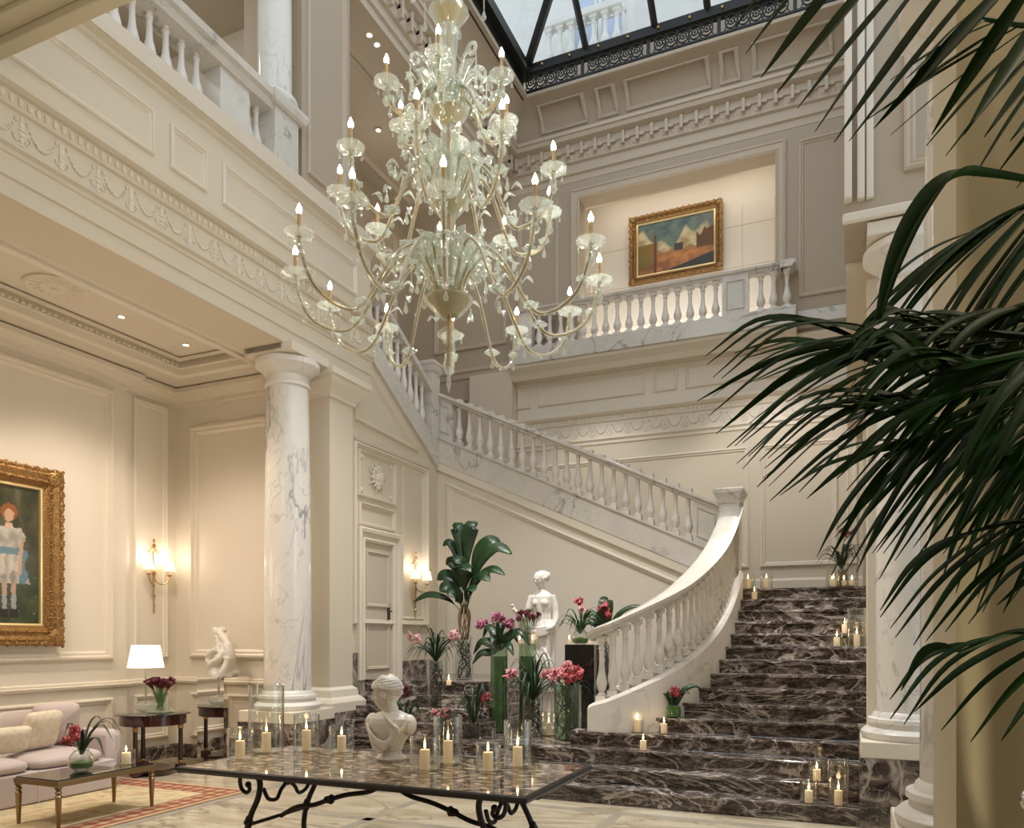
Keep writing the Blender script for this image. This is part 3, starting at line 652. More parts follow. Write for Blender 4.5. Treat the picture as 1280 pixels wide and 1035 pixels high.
# ------------------------------------------------------------------ left gallery
lg = thing('gallery_balustrade', 'white marble balustrade of the left gallery at the top left', 'balustrade')
MB().sweep([(XL-.14, 1.8, 8.03), (XL-.14, 7.2, 8.03)], [(q[0]*1.75, q[1]*1.7+.02) for q in rail_prof]).build('handrail', 'white_marble', lg)
MB().box(XL-.26, XL-.02, 6.42, 6.86, 7.29, 7.96).build('pedestal', 'white_marble', lg, smooth=False)
MB().box(XL-.30, XL+.06, 7.2, 7.62, 7.29, 7.98).build('newel', 'white_marble', lg, smooth=False, bevel=.01)
moulded_block('newel_cap', XL-.34, XL+.09, 7.16, 7.66, [(0, 7.93), (.03, 7.95), (.05, 8.02), (.05, 8.06), (.02, 8.08)], 'white_marble', lg)
ys = [2.2+.2*k for k in range(21)]+[6.96, 7.1]
spread(lg, [(XL-.14, y, 7.29) for y in ys if y < 6.35 or y > 6.9], .68, s=1.0)
t = thing('gallery_column', 'white marble column standing on the gallery balustrade at the upper left', 'column', (XL-.14, 7.42, 8.08))
MB().lathe([(.27, 0), (.28, .03), (.27, .07), (.24, .08), (.24, .11), (.21, .13)], 40).build('base', 'carved_marble', t)
MB().lathe([(.205, .12), (.20, 1.4), (.18, 2.9), (.24, 3.0)], 40).build('shaft', 'column_marble', t)
up_ = moulded_block('wall_upper_pier', XL-.7, XL, 7.75, 8.75, [(0, 7.2), (0, 11)], 'upper_plaster'); up_['kind'] = 'structure'
panel(rectp(7.85, 8.65, 7.5, 10.4), XL, 'X', 1, up_, 'upper_trim', .06, .025)
struct('wall_gallery_pier', MB().box(-7.25, -6.95, 7.9, 8.75, 7.2, 10.6), 'upper_trim', smooth=False)
gw = struct('wall_gallery_left', MB().box(-10.2, -9.9, -1, 9.2, 7.2, 10.6).box(-9.9, -6.9, 8.75, 8.95, 7.2, 10.6), 'plaster_trim', smooth=False)
struct('floor_left_gallery', MB().box(-10, XL-.3, 0, 8.85, 6.9, 7.14), 'plaster_trim', smooth=False)
gc = struct('ceiling_left_gallery', MB().box(-10.2, XL-.1, -1, YB-.05, 10.52, 10.8), 'upper_trim', smooth=False)
for y in (2.9, 4.3, 5.7, 7.1): MB().box(-9.9, XL-.4, y-.16, y+.16, 10.22, 10.53).build('beam', 'upper_trim', gc, smooth=False, bevel=.02)
for x in (-9.7, -6.75): MB().box(x-.16, x+.16, 0, 8.8, 10.30, 10.53).build('beam', 'upper_trim', gc, smooth=False, bevel=.02)
def ceilp(x0, x1, y0, y1, z, parent):
    lo = [[Vector((x0+d, y0+d, z-h)), Vector((x1-d, y0+d, z-h)), Vector((x1-d, y1-d, z-h)), Vector((x0+d, y1-d, z-h))] for d, h in ((0, 0), (0, .03), (.04, .05), (.07, .02), (.1, 0))]
    ring(lo).build('coffer_moulding', 'upper_trim', parent, smooth=False)
for y in (3.6, 5.0, 6.4): ceilp(-9.3, -7.1, y-.5, y+.5, 10.52, gc)
ceilp(-8.2, -6.9, 9.3, 13.6, 10.52, gc)
for k, p in enumerate(((-7.48, 11.4), (-7.52, 12.6), (-6.42, 9.55), (-6.42, 9.75), (-6.5, 12.3))):
    downlight((p[0], p[1], 10.50), ['recessed downlight in the upper ceiling, left of the chandelier middle', 'recessed downlight in the upper ceiling, close behind the chandelier stem', 'recessed downlight at the top, upper one of a close pair', 'recessed downlight at the top, lower one of a close pair', 'recessed downlight in the upper ceiling, seen just beside the chandelier stem'][k], .05)
# ------------------------------------------------------------------ top entablature, cove and skylight
TP = [(-.5, 10.5), (.008, 10.5), (.008, 10.62), (.05, 10.64), (.05, 10.68), (.02, 10.69), (.02, 10.83), (.07, 10.85), (.07, 11.03), (.10, 11.04), (.10, 11.16), (.22, 11.20), (.24, 11.27), (.27, 11.28), (.27, 11.34), (.008, 11.36), (-.5, 11.36)]
top = struct('trim_11', MB().sweep([(XL, 1.0, 0), (XL, YB, 0), (XR, YB, 0)], TP), 'upper_trim', smooth=False)
dn_ = MB(); y = 1.2
while y < YB-.2: dn_.box(XL+.06, XL+.13, y, y+.15, 11.0, 11.06); dn_.box(XL+.06, XL+.16, y, y+.055, 10.86, 11.15); y += .27
x = XL+.15
while x < XR: dn_.box(x, x+.15, YB-.13, YB-.06, 11.0, 11.06); dn_.box(x, x+.055, YB-.16, YB-.06, 10.92, 11.15); x += .27
dn_.build('dentil_band', 'upper_trim', top, smooth=False)
og = MB(); x = XL+.2
while x < XR: og.ball((x, YB-.07, 10.94), (.05, .014, .05), 8, 5).ball((x+.09, YB-.07, 10.94), (.02, .014, .07), 8, 5); x += .18
y = 1.2
while y < YB: og.ball((XL+.07, y, 10.94), (.014, .05, .05), 8, 5); y += .18
og.build('frieze_relief', 'upper_trim', top)
CV = [(.008, 11.34), (.06, 11.36), (.12, 11.60), (.28, 11.82), (.50, 11.96), (.58, 11.97), (.58, 12.05), (-.3, 12.05), (-.3, 11.34)]
cv = struct('ceiling_cove', MB().sweep([(XL, 1.0, 0), (XL, YB, 0), (XR+.1, YB, 0)], CV), 'upper_plaster', smooth=True, angle=50)
def cove_panel(x0, x1):
    lo = []
    for d, h in ((0, 0), (0, .025), (.03, .04), (.06, .02), (.08, 0)):
        a = [(x0+d, .085+d*.4, 11.46+d), (x1-d, .085+d*.4, 11.46+d)]; q = []
        rows = [(.12, 11.56), (.19, 11.70), (.28, 11.80), (.40, 11.89)]
        pts = [Vector((x0+d, YB-.10-h, 11.50+d)), Vector((x1-d, YB-.10-h, 11.50+d))]
        for o, z in rows[1:]: pts.append(Vector((x1-d, YB-o-h*.8, z-d*.6-h*.5)))
        for o, z in rows[1:][::-1]: pts.append(Vector((x0+d, YB-o-h*.8, z-d*.6-h*.5)))
        lo.append(pts)
    ring(lo).build('cove_panel', 'upper_trim', cv, smooth=False)
for a, b_ in ((-5.5, -4.55), (-4.35, -3.95), (-3.8, -2.25), (-2.1, -1.75), (-1.55, -.25)): cove_panel(a, b_)
# skylight
SX0, SX1, SY, SZ = XL+.56, .9, YB-.56, 12.05
sk = thing('skylight', 'black iron skylight with pitched glass panes and scrolled lattice band', 'skylight')
fb = MB()
fb.box(SX0-.12, SX1, SY-.06, SY+.12, SZ+.34, SZ+.50).box(SX0-.12, SX1, SY-.02, SY+.05, SZ-.02, SZ+.04)
fb.box(SX0-.16, SX0+.10, 1.0, SY+.1, SZ+.30, SZ+.50).box(SX0-.10, SX0-.05, 1, SY, SZ-.1, SZ+.35)
fb.build('frame', 'black_frame', sk, smooth=False)
lt = MB(); x = SX0+.1; k = 0
while x < -.35:
    if k % 6 == 5: lt.box(x-.03, x+.03, SY-.01, SY+.02, SZ, SZ+.36)
    else:
        for q in (0,):
            lt.tube([(x+.10*math.cos(a), SY, SZ+.19+.12*math.sin(a)) for a in [2*PI*i/14 for i in range(15)]], .014, 5)
            lt.tube([(x+.05*math.cos(a), SY, SZ+.19+.055*math.sin(a)) for a in [2*PI*i/8 for i in range(9)]], .013, 5)
            lt.ball((x, SY, SZ+.19), .022, 6, 4)
            for s in (-1, 1): lt.tube([(x+s*.05, SY, SZ+.19), (x+s*.12, SY, SZ+.04)], .011, 5); lt.tube([(x+s*.05, SY, SZ+.19), (x+s*.12, SY, SZ+.34)], .011, 5)
    x += .205; k += 1
lt.build('lattice', 'black_frame', sk)
bo = MB(); x = SX0+.35
while x < -.3: bo.ball((x, SY-.07, SZ+.42), .03, 8, 6); x += .55
bo.build('bolt', 'brass', sk)
SLP = .75
ribs = [at(733, 73, Y=SY).x, at(819, 48, Y=SY).x, at(885, 30, Y=SY).x, at(950, 12, Y=SY).x]
def bar(a, b_, wd, name='rib'):
    a = Vector(a); b_ = Vector(b_); MB().tube([a, b_], wd, 4).build(name, 'black_frame', sk, smooth=False)
for x in ribs: bar((x, SY, SZ+.45), (x-.0, SY-3, SZ+.45+3*SLP), .06)
bar((SX0, SY, SZ+.45), (SX0+3, SY-3, SZ+.45+3*SLP), .085)
for y in (at(598, 15, X=SX0).y, 9.7, 7.9): bar((SX0, y, SZ+.45), (SX0+3, y, SZ+.45+3*SLP), .06)
g = MB().add([(SX0, SY, SZ+.44), (.9, SY, SZ+.44), (.9, SY-3, SZ+.44+3*SLP), (SX0+3, SY-3, SZ+.44+3*SLP)], [(0, 1, 2, 3)])
g.build('glass_pane', 'pane_glass', sk, smooth=False, solid=.012)
MB().add([(SX0, SY, SZ+.44), (SX0+3, SY-3, SZ+.44+3*SLP), (SX0+3, 4, SZ+.44+3*SLP), (SX0, 4, SZ+.44)], [(0, 1, 2, 3)]).build('glass_pane', 'pane_glass', sk, smooth=False, solid=.012)
# neighbouring facade above
fy = 16.4
fa = thing('courtyard_facade', 'pale building facade seen through the skylight glass', 'building', (0, 0, 0))
MB().box(-14, 6, fy, fy+.4, 12.2, 26).build('wall', 'facade', fa, smooth=False)
bx0, bx1 = at(683, 60, Y=fy-.5).x, at(776, 60, Y=fy-.5).x
bz0 = at(690, 86, Y=fy-.5).z; 
MB().box(bx0-.1, bx1+.1, fy-.7, fy, bz0-.25, bz0).build('balcony_slab', 'facade', fa, smooth=False)
MB().box(bx0-.05, bx1+.05, fy-.66, fy-.4, bz0+.82, bz0+.97).build('balcony_rail', 'facade', fa, smooth=False, bevel=.02)
spread(fa, [(bx0+.08+k*(bx1-bx0-.16)/6, fy-.53, bz0) for k in range(7)], .82, 'facade', s=1.5)
for q in range(2):
    xa = bx0+.42+q*.62; wn = MB().box(xa, xa+.08, fy-.06, fy+.02, bz0+.1, bz0+3).box(xa+.54, xa+.6, fy-.06, fy+.02, bz0+.1, bz0+3)
    for z in (1.1, 2.0, 2.9): wn.box(xa, xa+.6, fy-.05, fy+.02, bz0+z, bz0+z+.06)
    f_ = wn.build('window', 'facade', fa, smooth=False)
    m = MATS.get('sky_pane') or mat('sky_pane', (.55, .65, .80), .08)
    MB().box(xa+.07, xa+.55, fy-.012, fy-.002, bz0+.1, bz0+3).build('pane', 'sky_pane', f_, smooth=False)
# ------------------------------------------------------------------ right side of hall
wr = struct('wall_right', MB().box(XR, .5, 8.1, YB, 0, 5.2).box(-.03, .5, 8.05, YB, 5.2, 12.1), 'plaster', smooth=False)
struct('trim_12', MB().box(XR-.05, XR+.1, 8.09, 8.2, .8, 5.1), 'plaster_trim', smooth=False, bevel=.01)
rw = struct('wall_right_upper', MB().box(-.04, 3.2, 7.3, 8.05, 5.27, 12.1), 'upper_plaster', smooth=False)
for o, h, x0 in ((0, .10, -.04), (.10, .06, .06), (.17, .035, .13)):
    MB().box(x0, x0+.06, 7.3-h, 7.31, 5.45, 12).build('corner_moulding', 'plaster_trim', rw, smooth=False, bevel=.012)
MB().box(-.055, 1.1, 7.26, 7.31, 5.27, 5.36).build('corner_moulding', 'plaster_trim', rw, smooth=False, bevel=.02)
panel(rectp(.42, 1.6, 5.62, 11.5), 7.3, 'Y', -1, rw, 'upper_trim', .09, .03)
struct('baseboard_right', MB().box(XS, .5, 8.1, 8.8, 0, .82), 'dark_marble', smooth=False)
# near corner pier and lobby around the camera
np_ = struct('wall_near_pier', MB().box(.345, 4.2, 3.13, 3.95, 0, 6.6), 'lobby_plaster', smooth=False)
struct('wall_lobby_right', MB().box(4.0, 4.3, -5, 3.2, 0, 6.6), 'lobby_plaster', smooth=False)
struct('wall_lobby_back', MB().box(-9.4, 4.3, -5.3, -5, 0, 6.6), 'lobby_plaster', smooth=False)
zb_ = at(80, 41, Y=3.95).z
struct('ceiling_beam', MB().box(-9, 4.2, 3.84, 3.95, zb_, zb_+1.2).box(-9, 4.2, 3.70, 3.84, zb_+.06, zb_+1.2).box(-9, 4.2, 3.5, 3.70, zb_+.10, zb_+1.2).box(-9, 4.2, 3.3, 3.5, zb_+.17, zb_+1.2), 'lobby_plaster', smooth=False, bevel=.01)
struct('ceiling_lobby', MB().box(-6.2, 4.3, -5.3, 3.4, zb_+.5, zb_+.7), 'lobby_plaster', smooth=False)
# ================================================================== chandelier
CX, CY = -3.03, 5.662
ch = thing('chandelier', 'huge tiered clear glass chandelier with lit candle bulbs hanging in the hall', 'chandelier', (CX, CY, 0))
def chp(name, mb, m, parent=ch, **k): return mb.build(name, m, parent, **k)
chp('stem', MB().lathe([(.02, 4.40), (.07, 4.48), (.075, 4.75), (.06, 4.85), (.075, 4.9), (.05, 5.0), (.06, 5.2), (.045, 5.24)], 18), 'crystal')
chp('stem', MB().lathe([(.045, 5.3), (.06, 5.5), (.075, 5.62), (.05, 5.7), (.075, 5.78), (.07, 5.86), (.04, 5.95)], 18), 'crystal')
chp('stem', MB().lathe([(.045, 6.0), (.06, 6.2), (.06, 6.5), (.075, 6.6), (.08, 6.7), (.05, 6.78)], 18), 'crystal')
chp('core', MB().tube([(0, 0, 3.95), (0, 0, 7.2)], .018, 8).lathe([(.03, 4.5), (.03, 5.2)], 8), 'brass')
bowl = [(.0001, 0), (.07, .005), (.10, .03), (.175, .13), (.185, .145), (.17, .15), (.10, .05)]
chp('bowl', MB().lathe([(r, 4.36+z) for r, z in bowl], 28), 'amber_glass')
chp('bowl', MB().lathe([(r*1.12, 4.345+z) for r, z in bowl[1:5]], 28), 'crystal')
chp('bowl', MB().lathe([(r*.75, 5.20+z*.8) for r, z in bowl], 24), 'amber_glass')
chp('bowl', MB().lathe([(r*.7, 5.93+z*.8) for r, z in bowl], 24), 'amber_glass')
chp('bowl', MB().lathe([(r*.7, 6.76+z) for r, z in bowl], 24), 'amber_glass')
chp('bowl', MB().lathe([(r*.95, 5.17+z) for r, z in bowl[1:5]], 24), 'crystal')
chp('bowl', MB().lathe([(r*.9, 5.90+z) for r, z in bowl[1:5]], 24), 'crystal')
chp('bowl', MB().lathe([(r*.9, 6.72+z) for r, z in bowl[1:5]], 24), 'crystal')
chp('finial', MB().lathe([(.01, 4.36), (.014, 4.28), (.09, 4.22), (.10, 4.205), (.06, 4.17), (.025, 4.14), (.015, 4.08), (.035, 4.0), (.05, 3.95), (.03, 3.90), (.012, 3.86), (.02, 3.80), (.001, 3.72)], 18), 'crystal')
chp('chain', MB().tube([(0, 0, 7.2), (0, 0, 12.9)], .012, 6), 'brass')
def drop(b, p, s=1.0):
    b.lathe([(.001, 0), (.006*s, -.012*s), (.006*s, -.02*s), (.002, -.025*s), (.010*s, -.05*s), (.018*s, -.078*s), (.016*s, -.095*s), (.001, -.108*s)], 8, p)
def rosette(b, p, s=1.0):
    b.ball(p, (.035*s, .035*s, .03*s), 8, 5)
    for k in range(6):
        a = k*PI/3; b.ball((p[0]+.04*s*math.cos(a), p[1]+.04*s*math.sin(a), p[2]), (.02*s, .02*s, .012*s), 6, 4)
def arm_proto(R, zh, zp, zl, zb, cs):
    "arm in the x-z plane: hub (.12,zh) up over zp, down to zl, up to the pan at (R,zb)"
    A = bpy.data.objects.new('arm', None)
    pts = cr([(.10, 0, zh), (.15, 0, (zh+zp)/2), (R*.24, 0, zp), (R*.40, 0, zp-.12*R), (R*.60, 0, zl+.05*R), (R*.75, 0, zl), (R*.91, 0, zl+.09*R), (R*.985, 0, zl+.26*R), (R, 0, zb)], 6)
    core = MB().tube(pts, .0105, 6).build('core', 'brass')
    g = MB(); g.tube(pts, .017, 8)
    for i in range(2, len(pts)-1, 2):
        q = pts[i]; a = i*1.3; g.ball((q.x+.014*math.cos(a), q.y+.018*math.sin(a), q.z+.012*math.cos(a*2)), (.016, .010, .014), 6, 4)
    pan = MB().lathe([(.012, -.045), (.03, -.03), (.025, -.015), (.06, -.005), (.108*cs, .018), (.112*cs, .03), (.10*cs, .02), (.03, .004)], 32, (R, 0, zb), None, 12, .05)
    for k in range(6):
        a = k*PI/3; drop(pan, (R+.10*cs*math.cos(a), .10*cs*math.sin(a), zb+.016), .55)
    pan.lathe([(.02, -.16), (.034, -.13), (.022, -.10), (.03, -.07), (.014, -.045)], 12, (R, 0, zb))
    pan = pan.build('drip_pan', 'crystal')
    cand = MB().lathe([(.021, 0), (.021, .02), (.014, .03), (.014, .17)], 12, (R, 0, zb)).build('candle_sleeve', 'candle_sleeve')
    bulb = MB().lathe([(.008, .168), (.019, .182), (.021, .20), (.012, .225), (.001, .25)], 12, (R, 0, zb)).build('bulb', 'bulb')
    orn = g  # glass flowers and drops share one mesh with the sleeve
    for f, s in ((.27, 1.0), (.52, 1.2), (.80, .9)):
        q = pts[int(f*(len(pts)-1))]; rosette(orn, (q.x, q.y, q.z+.02), s); drop(orn, (q.x, q.y, q.z-.02), 1.0)
    sleeve = g.build('sleeve_and_flowers', 'crystal')
    return [core, sleeve, pan, cand, bulb]
def ring_of_arms(n, a0, R, zh, zp, zl, zb, e, cs=1.0):
    proto = arm_proto(R, zh, zp, zl, zb, cs)
    for k in range(n):
        a = math.radians(a0+k*360/n)+YAW
        A = bpy.data.objects.new('arm', None); col.objects.link(A); A.parent = ch; A.rotation_euler = (0, 0, a)
        for s in proto:
            if k == 0: c = s
            else: c = s.copy(); col.objects.link(c)
            c.parent = A
        l = light('POINT', 'bulb_light', (CX+R*math.cos(a), CY+R*math.sin(a), zb+.26), e, (1, .86, .68), .03)
ring_of_arms(12, 3, 1.25, 4.50, 4.86, 4.22, 4.66, 2.2)
ring_of_arms(9, 20, .90, 5.33, 5.56, 4.98, 5.36, 2.2, .95)
ring_of_arms(6, -34, .53, 6.05, 6.20, 5.90, 6.10, 2.2, .9)
def scroll(R, z0, h, curl=.06, lean=1.0):
    pts = [(.06, 0, z0), (.10*lean+.02, 0, z0+h*.5), (.16*lean+.02, 0, z0+h*.85)]
    c = Vector((R, 0, z0+h*.86))
    for i in range(14):
        a = PI-i*.55; r = curl*(1-i/17); pts.append((c.x+r*math.cos(a), 0, c.z+r*math.sin(a)))
    return cr(pts, 3)
for n, R, z0, h, cu in ((6, .26, 4.5, .34, .06), (8, .24, 5.34, .38, .06), (6, .27, 6.02, .46, .065), (6, .25, 6.86, .34, .06)):
    sc0 = None
    for k in range(n):
        if sc0 is None:
            sc0 = MB().tube(scroll(R, z0, h, cu), .014, 7).tube([(R+.05, 0, z0+h*.75), (R+.05, 0, z0+h*.35)], .006, 5)
            drop(sc0, (R+.05, 0, z0+h*.36), 1.1); s0 = sc0.build('glass_scroll', 'crystal', ch); o = s0
        else: o = s0.copy(); col.objects.link(o)
        o.rotation_euler = (0, 0, YAW+.3+k*2*PI/n)
# upright glass leaves around each hub
for n, z0, h, R in ((10, 4.5, .5, .26), (9, 5.3, .42, .22), (8, 6.0, .40, .20), (6, 6.85, .36, .16)):
    s0 = None
    for k in range(n):
        if s0 is None:
            pts = cr([(.07, 0, z0), (R*.6, 0, z0+h*.5), (R, 0, z0+h*.85), (R+.08, 0, z0+h*.9)], 5)
            s0 = MB().leaf(pts, lambda t: .05*math.sin(PI*min(1, .12+t*.9))+.004, Vector((-1, 0, .3))).build('glass_leaf', 'crystal', ch, solid=.006); o = s0
        else: o = s0.copy(); col.objects.link(o)
        o.rotation_euler = (0, 0, YAW+k*2*PI/n+.15)
# glass foliage drooping between the arms (mid tier)
for n, R0, z0 in ((12, .50, 4.72), (9, .42, 5.46), (6, .30, 6.14)):
    s0 = None
    for k in range(n):
        if s0 is None:
            b = MB()
            for i in range(7):
                t = i/6; x = .15+(R0-.02)*t; z = z0+.10*math.sin(PI*t)-.16*t*t
                b.leaf(cr([(x, 0, z), (x+.03, .03*(-1)**i, z+.05), (x+.07, .07*(-1)**i, z+.02)], 3), lambda q: .024*math.sin(PI*(.15+.8*q)), None)
                if i % 2: drop(b, (x+.03, 0, z-.0), 1.0)
            s0 = b.build('glass_foliage', 'crystal', ch, solid=.005); o = s0
        else: o = s0.copy(); col.objects.link(o)
        o.rotation_euler = (0, 0, YAW+(k+.5)*2*PI/n)
# ================================================================== paintings
def frame_and_picture(root, W, H, fw, axis, depth=.09):
    "carved frame around a W x H opening; local x = across, z = up, y = out of the wall (towards -y)"
    lo = []
    for d, h in ((fw, 0), (fw, depth*.6), (fw*.92, depth*.9), (fw*.7, depth), (fw*.45, depth*.75), (fw*.25, depth*.8), (.0, depth*.35), (0, 0)):
        lo.append([Vector((-W/2-d, -h, -H/2-d)), Vector((W/2+d, -h, -H/2-d)), Vector((W/2+d, -h, H/2+d)), Vector((-W/2-d, -h, H/2+d))])
    ring(lo).build('frame', 'gilt', root, smooth=False)
    c = MB(); s = .04
    for q in (.30, .72): c.tube([(-W/2-fw*q, -depth*.8, -H/2-fw*q), (W/2+fw*q, -depth*.8, -H/2-fw*q), (W/2+fw*q, -depth*.8, H/2+fw*q), (-W/2-fw*q, -depth*.8, H/2+fw*q), (-W/2-fw*q, -depth*.8, -H/2-fw*q)], .012, 6)
    def row(ax, a0, a1, fixed):
        a = a0; i = 0
        while a < a1:
            for q in (.30, .72, .93):
                o = (fw*q)*(1 if fixed > 0 else -1)
                r = (.018, .012, .014) if q < .9 else (.028, .014, .026)
                jx = random.uniform(-.008, .008)
                p = (a+jx, -depth*.93, fixed+o) if ax == 'h' else (fixed+o, -depth*.93, a+jx)
                c.ball(p, (r[0]*(1+.4*math.sin(i*1.7)), r[1], r[2]*(1+.4*math.cos(i*2.1))), 6, 4)
            a += s; i += 1
    row('h', -W/2-fw, W/2+fw, H/2); row('h', -W/2-fw, W/2+fw, -H/2); row('v', -H/2-fw, H/2+fw, W/2); row('v', -H/2-fw, H/2+fw, -W/2)
    for sx in (-1, 1):
        for sz in (-1, 1): c.ball((sx*(W/2+fw*.6), -depth*.8, sz*(H/2+fw*.6)), (fw*.5, .04, fw*.5), 10, 6)
    c.build('carving', 'gilt', root)
    lo = [[Vector((-W/2-d, -h, -H/2-d)), Vector((W/2+d, -h, -H/2-d)), Vector((W/2+d, -h, H/2+d)), Vector((-W/2-d, -h, H/2+d))] for d, h in ((.004, .05), (-.012, .055), (-.028, .05), (-.035, .03), (-.035, .0))]
    ring(lo).build('slip', 'gilt_light', root, smooth=False)
# town square
pl_, pr_ = at(788, 300, Y=15.5), at(903, 300, Y=15.5); pt, pb = at(903, 250, Y=15.5).z, at(903, 336, Y=15.5).z
W, H = pr_.x-pl_.x-.26, pt-pb-.26
tp = thing('town_painting', 'gold framed painting of a sunlit town square under clouds in the gallery', 'painting', ((pl_.x+pr_.x)/2, 15.53, (pt+pb)/2))
frame_and_picture(tp, W, H, .13, 'Y', .10)
def town(u, v):
    n = fbm(u*9, v*9, 1)*.5
    sky = mixc((.14, .20, .16), (.03, .07, .08), (v-.6)*2.5+n)
    cl = .60+.13*math.sin(u*9+1)+.09*math.sin(u*23)+n*.12
    c = mixc((.34, .26, .13), (.62, .53, .32), n*1.6+.45) if v < cl else (mixc((.50, .42, .25), sky, (v-cl)*14))
    if u > .72: c = mixc(c, (.25, .22, .15), (u-.72)*1.5) if v >= cl-.02 else c
    if v < .42+.03*math.sin(u*30): c = (.34, .18, .06)
    if v < .36: c = mixc((.58, .24, .06), (.26, .10, .03), n*1.3+.35+abs(u-.6))
    if u < .27 and v < .60 and v > .16+.1*u: c = mixc((.20, .14, .03), (.30, .12, .04), n+(u > .18)*.7)
    if .22 < u < .26 and v < .74: c = (.14, .05, .02)
    if .235 < u < .245 and v < .88: c = (.12, .05, .03)
    if .48 < u < .60 and .38 < v < .52: c = (.07, .05, .04)
    if u > .76 and v > .36 and v < .60+.12*math.sin(u*60)*(u < .9)*.4+(u-.76)*.6: c = mixc((.08, .04, .02), (.16, .07, .03), n+.5)
    if v < .02+.34*max(0, u-.30): c = (.035, .035, .02)
    if v < .36 and v > .05 and fbm(u*40, v*40, 5) > .62 and c[0] > .3: c = (.08, .04, .03)
    return c
painted('canvas', 'canvas', 150, 90, lambda u, v: (-W/2+u*W, -.02, -H/2+v*H), town, tp)
# garden portrait: seen from the side on the left wall
gy1 = at(71, 700, X=LX).y; gt, gbm = at(71, 592, X=LX).z, at(70, 806, X=LX).z
GW, GH = .86, gt-gbm-.44
gp = thing('portrait_painting', 'large gold framed painting of a girl in a garden on the lounge wall', 'painting', (LX+.012, gy1-.22-GW/2, (gt+gbm)/2), PI/2)
frame_and_picture(gp, GW, GH, .22, 'X', .12)
def girl(u, v):
    # u across, v up; a standing child in a pale dress before dark trees
    n = fbm(u*6, v*7, 3); c = mixc((.030, .035, .018), (.07, .065, .03), n+.4)
    u += .010*fbm(u*26, v*40, 1)+.004*fbm(u*90, v*120, 2); v += .007*fbm(u*30, v*44, 6)
    if v > .55: c = mixc(c, (.16, .14, .10), max(0, fbm(u*14, v*2.5, 8))*.9)
    if v < .38: c = mixc((.02, .035, .014), (.05, .07, .03), n+.5)
    if v < .36 and fbm(u*50, v*50, 2) > .70: c = (.42, .42, .32)
    cx = .50; d = abs(u-cx)
    if .70 < v < .86 and (u-cx)**2/.0070+(v-.795)**2/.0036 < 1: c = (.24, .09, .03)
    if .71 < v < .845 and (u-cx)**2/.0022+(v-.772)**2/.0021 < 1: c = (.50, .31, .21)
    if .685 < v < .72 and d < .035: c = (.60, .38, .27)
    if .55 < v <= .69 and d < .11+.05*math.sin((v-.55)*22): c = mixc((.50, .47, .41), (.28, .26, .23), n*1.5+.5)
    if .50 < v <= .55 and d < .12: c = (.11, .20, .25)
    if .30 < v <= .50 and d < .12+(.50-v)*.45: c = mixc((.50, .45, .39), (.22, .20, .17), n*1.3+.4+.3*math.sin(u*70+n*6))
    if .30 < v <= .54 and .10 < u-cx < .17+.02*math.sin(v*40): c = (.09, .18, .23)
    if .36 < v <= .60 and abs(d-.125+(.6-v)*.1) < .018: c = (.46, .29, .20)
    if .10 < v <= .30 and abs(d-.045) < .024: c = (.42, .27, .19) if v > .22 else (.30, .31, .32)
    if .06 < v <= .12 and abs(d-.05) < .04: c = (.02, .015, .015)
    return c
painted('canvas', 'canvas', 110, 190, lambda u, v: (-GW/2+u*GW, -.02, -GH/2+v*GH), lambda u, v: girl(.5+(u-.55)*.72, v), gp)
# ================================================================== sconces
def sconce(loc, rz, label):
    t = thing('wall_sconce', label, 'wall lamp', loc, rz, 'gilt wall sconces')     # local -y = out of the wall
    b = MB().tube([(0, -.01, .30), (0, -.03, .0), (0, -.02, -.55)], [.006, .012, .008], 6)
    for z, r in ((.36, .03), (.44, .02), (-.0, .035), (-.18, .022), (-.32, .026), (-.46, .02), (-.56, .014)): b.ball((0, -.03, z), (r, r*.6, r*1.4), 8, 6)
    b.tube(cr([(-.10, -.02, .27), (-.04, -.03, .32), (0, -.03, .34), (.04, -.03, .32), (.10, -.02, .27)], 4), .009, 6)
    b.build('backplate', 'brass', t)
    for s in (-1, 1):
        a = MB().tube(cr([(0, -.03, -.10), (s*.06, -.07, -.16), (s*.14, -.12, -.14), (s*.18, -.13, -.04)], 5), .009, 6)
        a.lathe([(.006, -.05), (.03, -.04), (.032, -.03), (.012, -.025)], 12, (s*.18, -.13, 0))
        A = a.build('arm', 'brass', t)
        MB().lathe([(.014, -.03), (.014, .07)], 10, (s*.18, -.13, 0)).build('candle_sleeve', 'wax', A)
        MB().lathe([(.078, .03), (.05, .16)], 20, (s*.18, -.13, 0)).build('lamp_shade', 'shade_small', A, solid=.003)
        x, y = s*.18, -.16; c, sn = math.cos(rz), math.sin(rz)
        light('POINT', 'sconce_light', (loc[0]+x*c-y*sn, loc[1]+x*sn+y*c, loc[2]+.22), 4, WARM, .03)
    return t
sconce((LX-.07, 7.93, 2.62), PI/2, 'gilt two-shade wall sconce in the lounge corner above the table lamp')
sconce((XD, 10.62, 2.60), PI/2, 'gilt two-shade wall sconce on the wall right of the painted door')
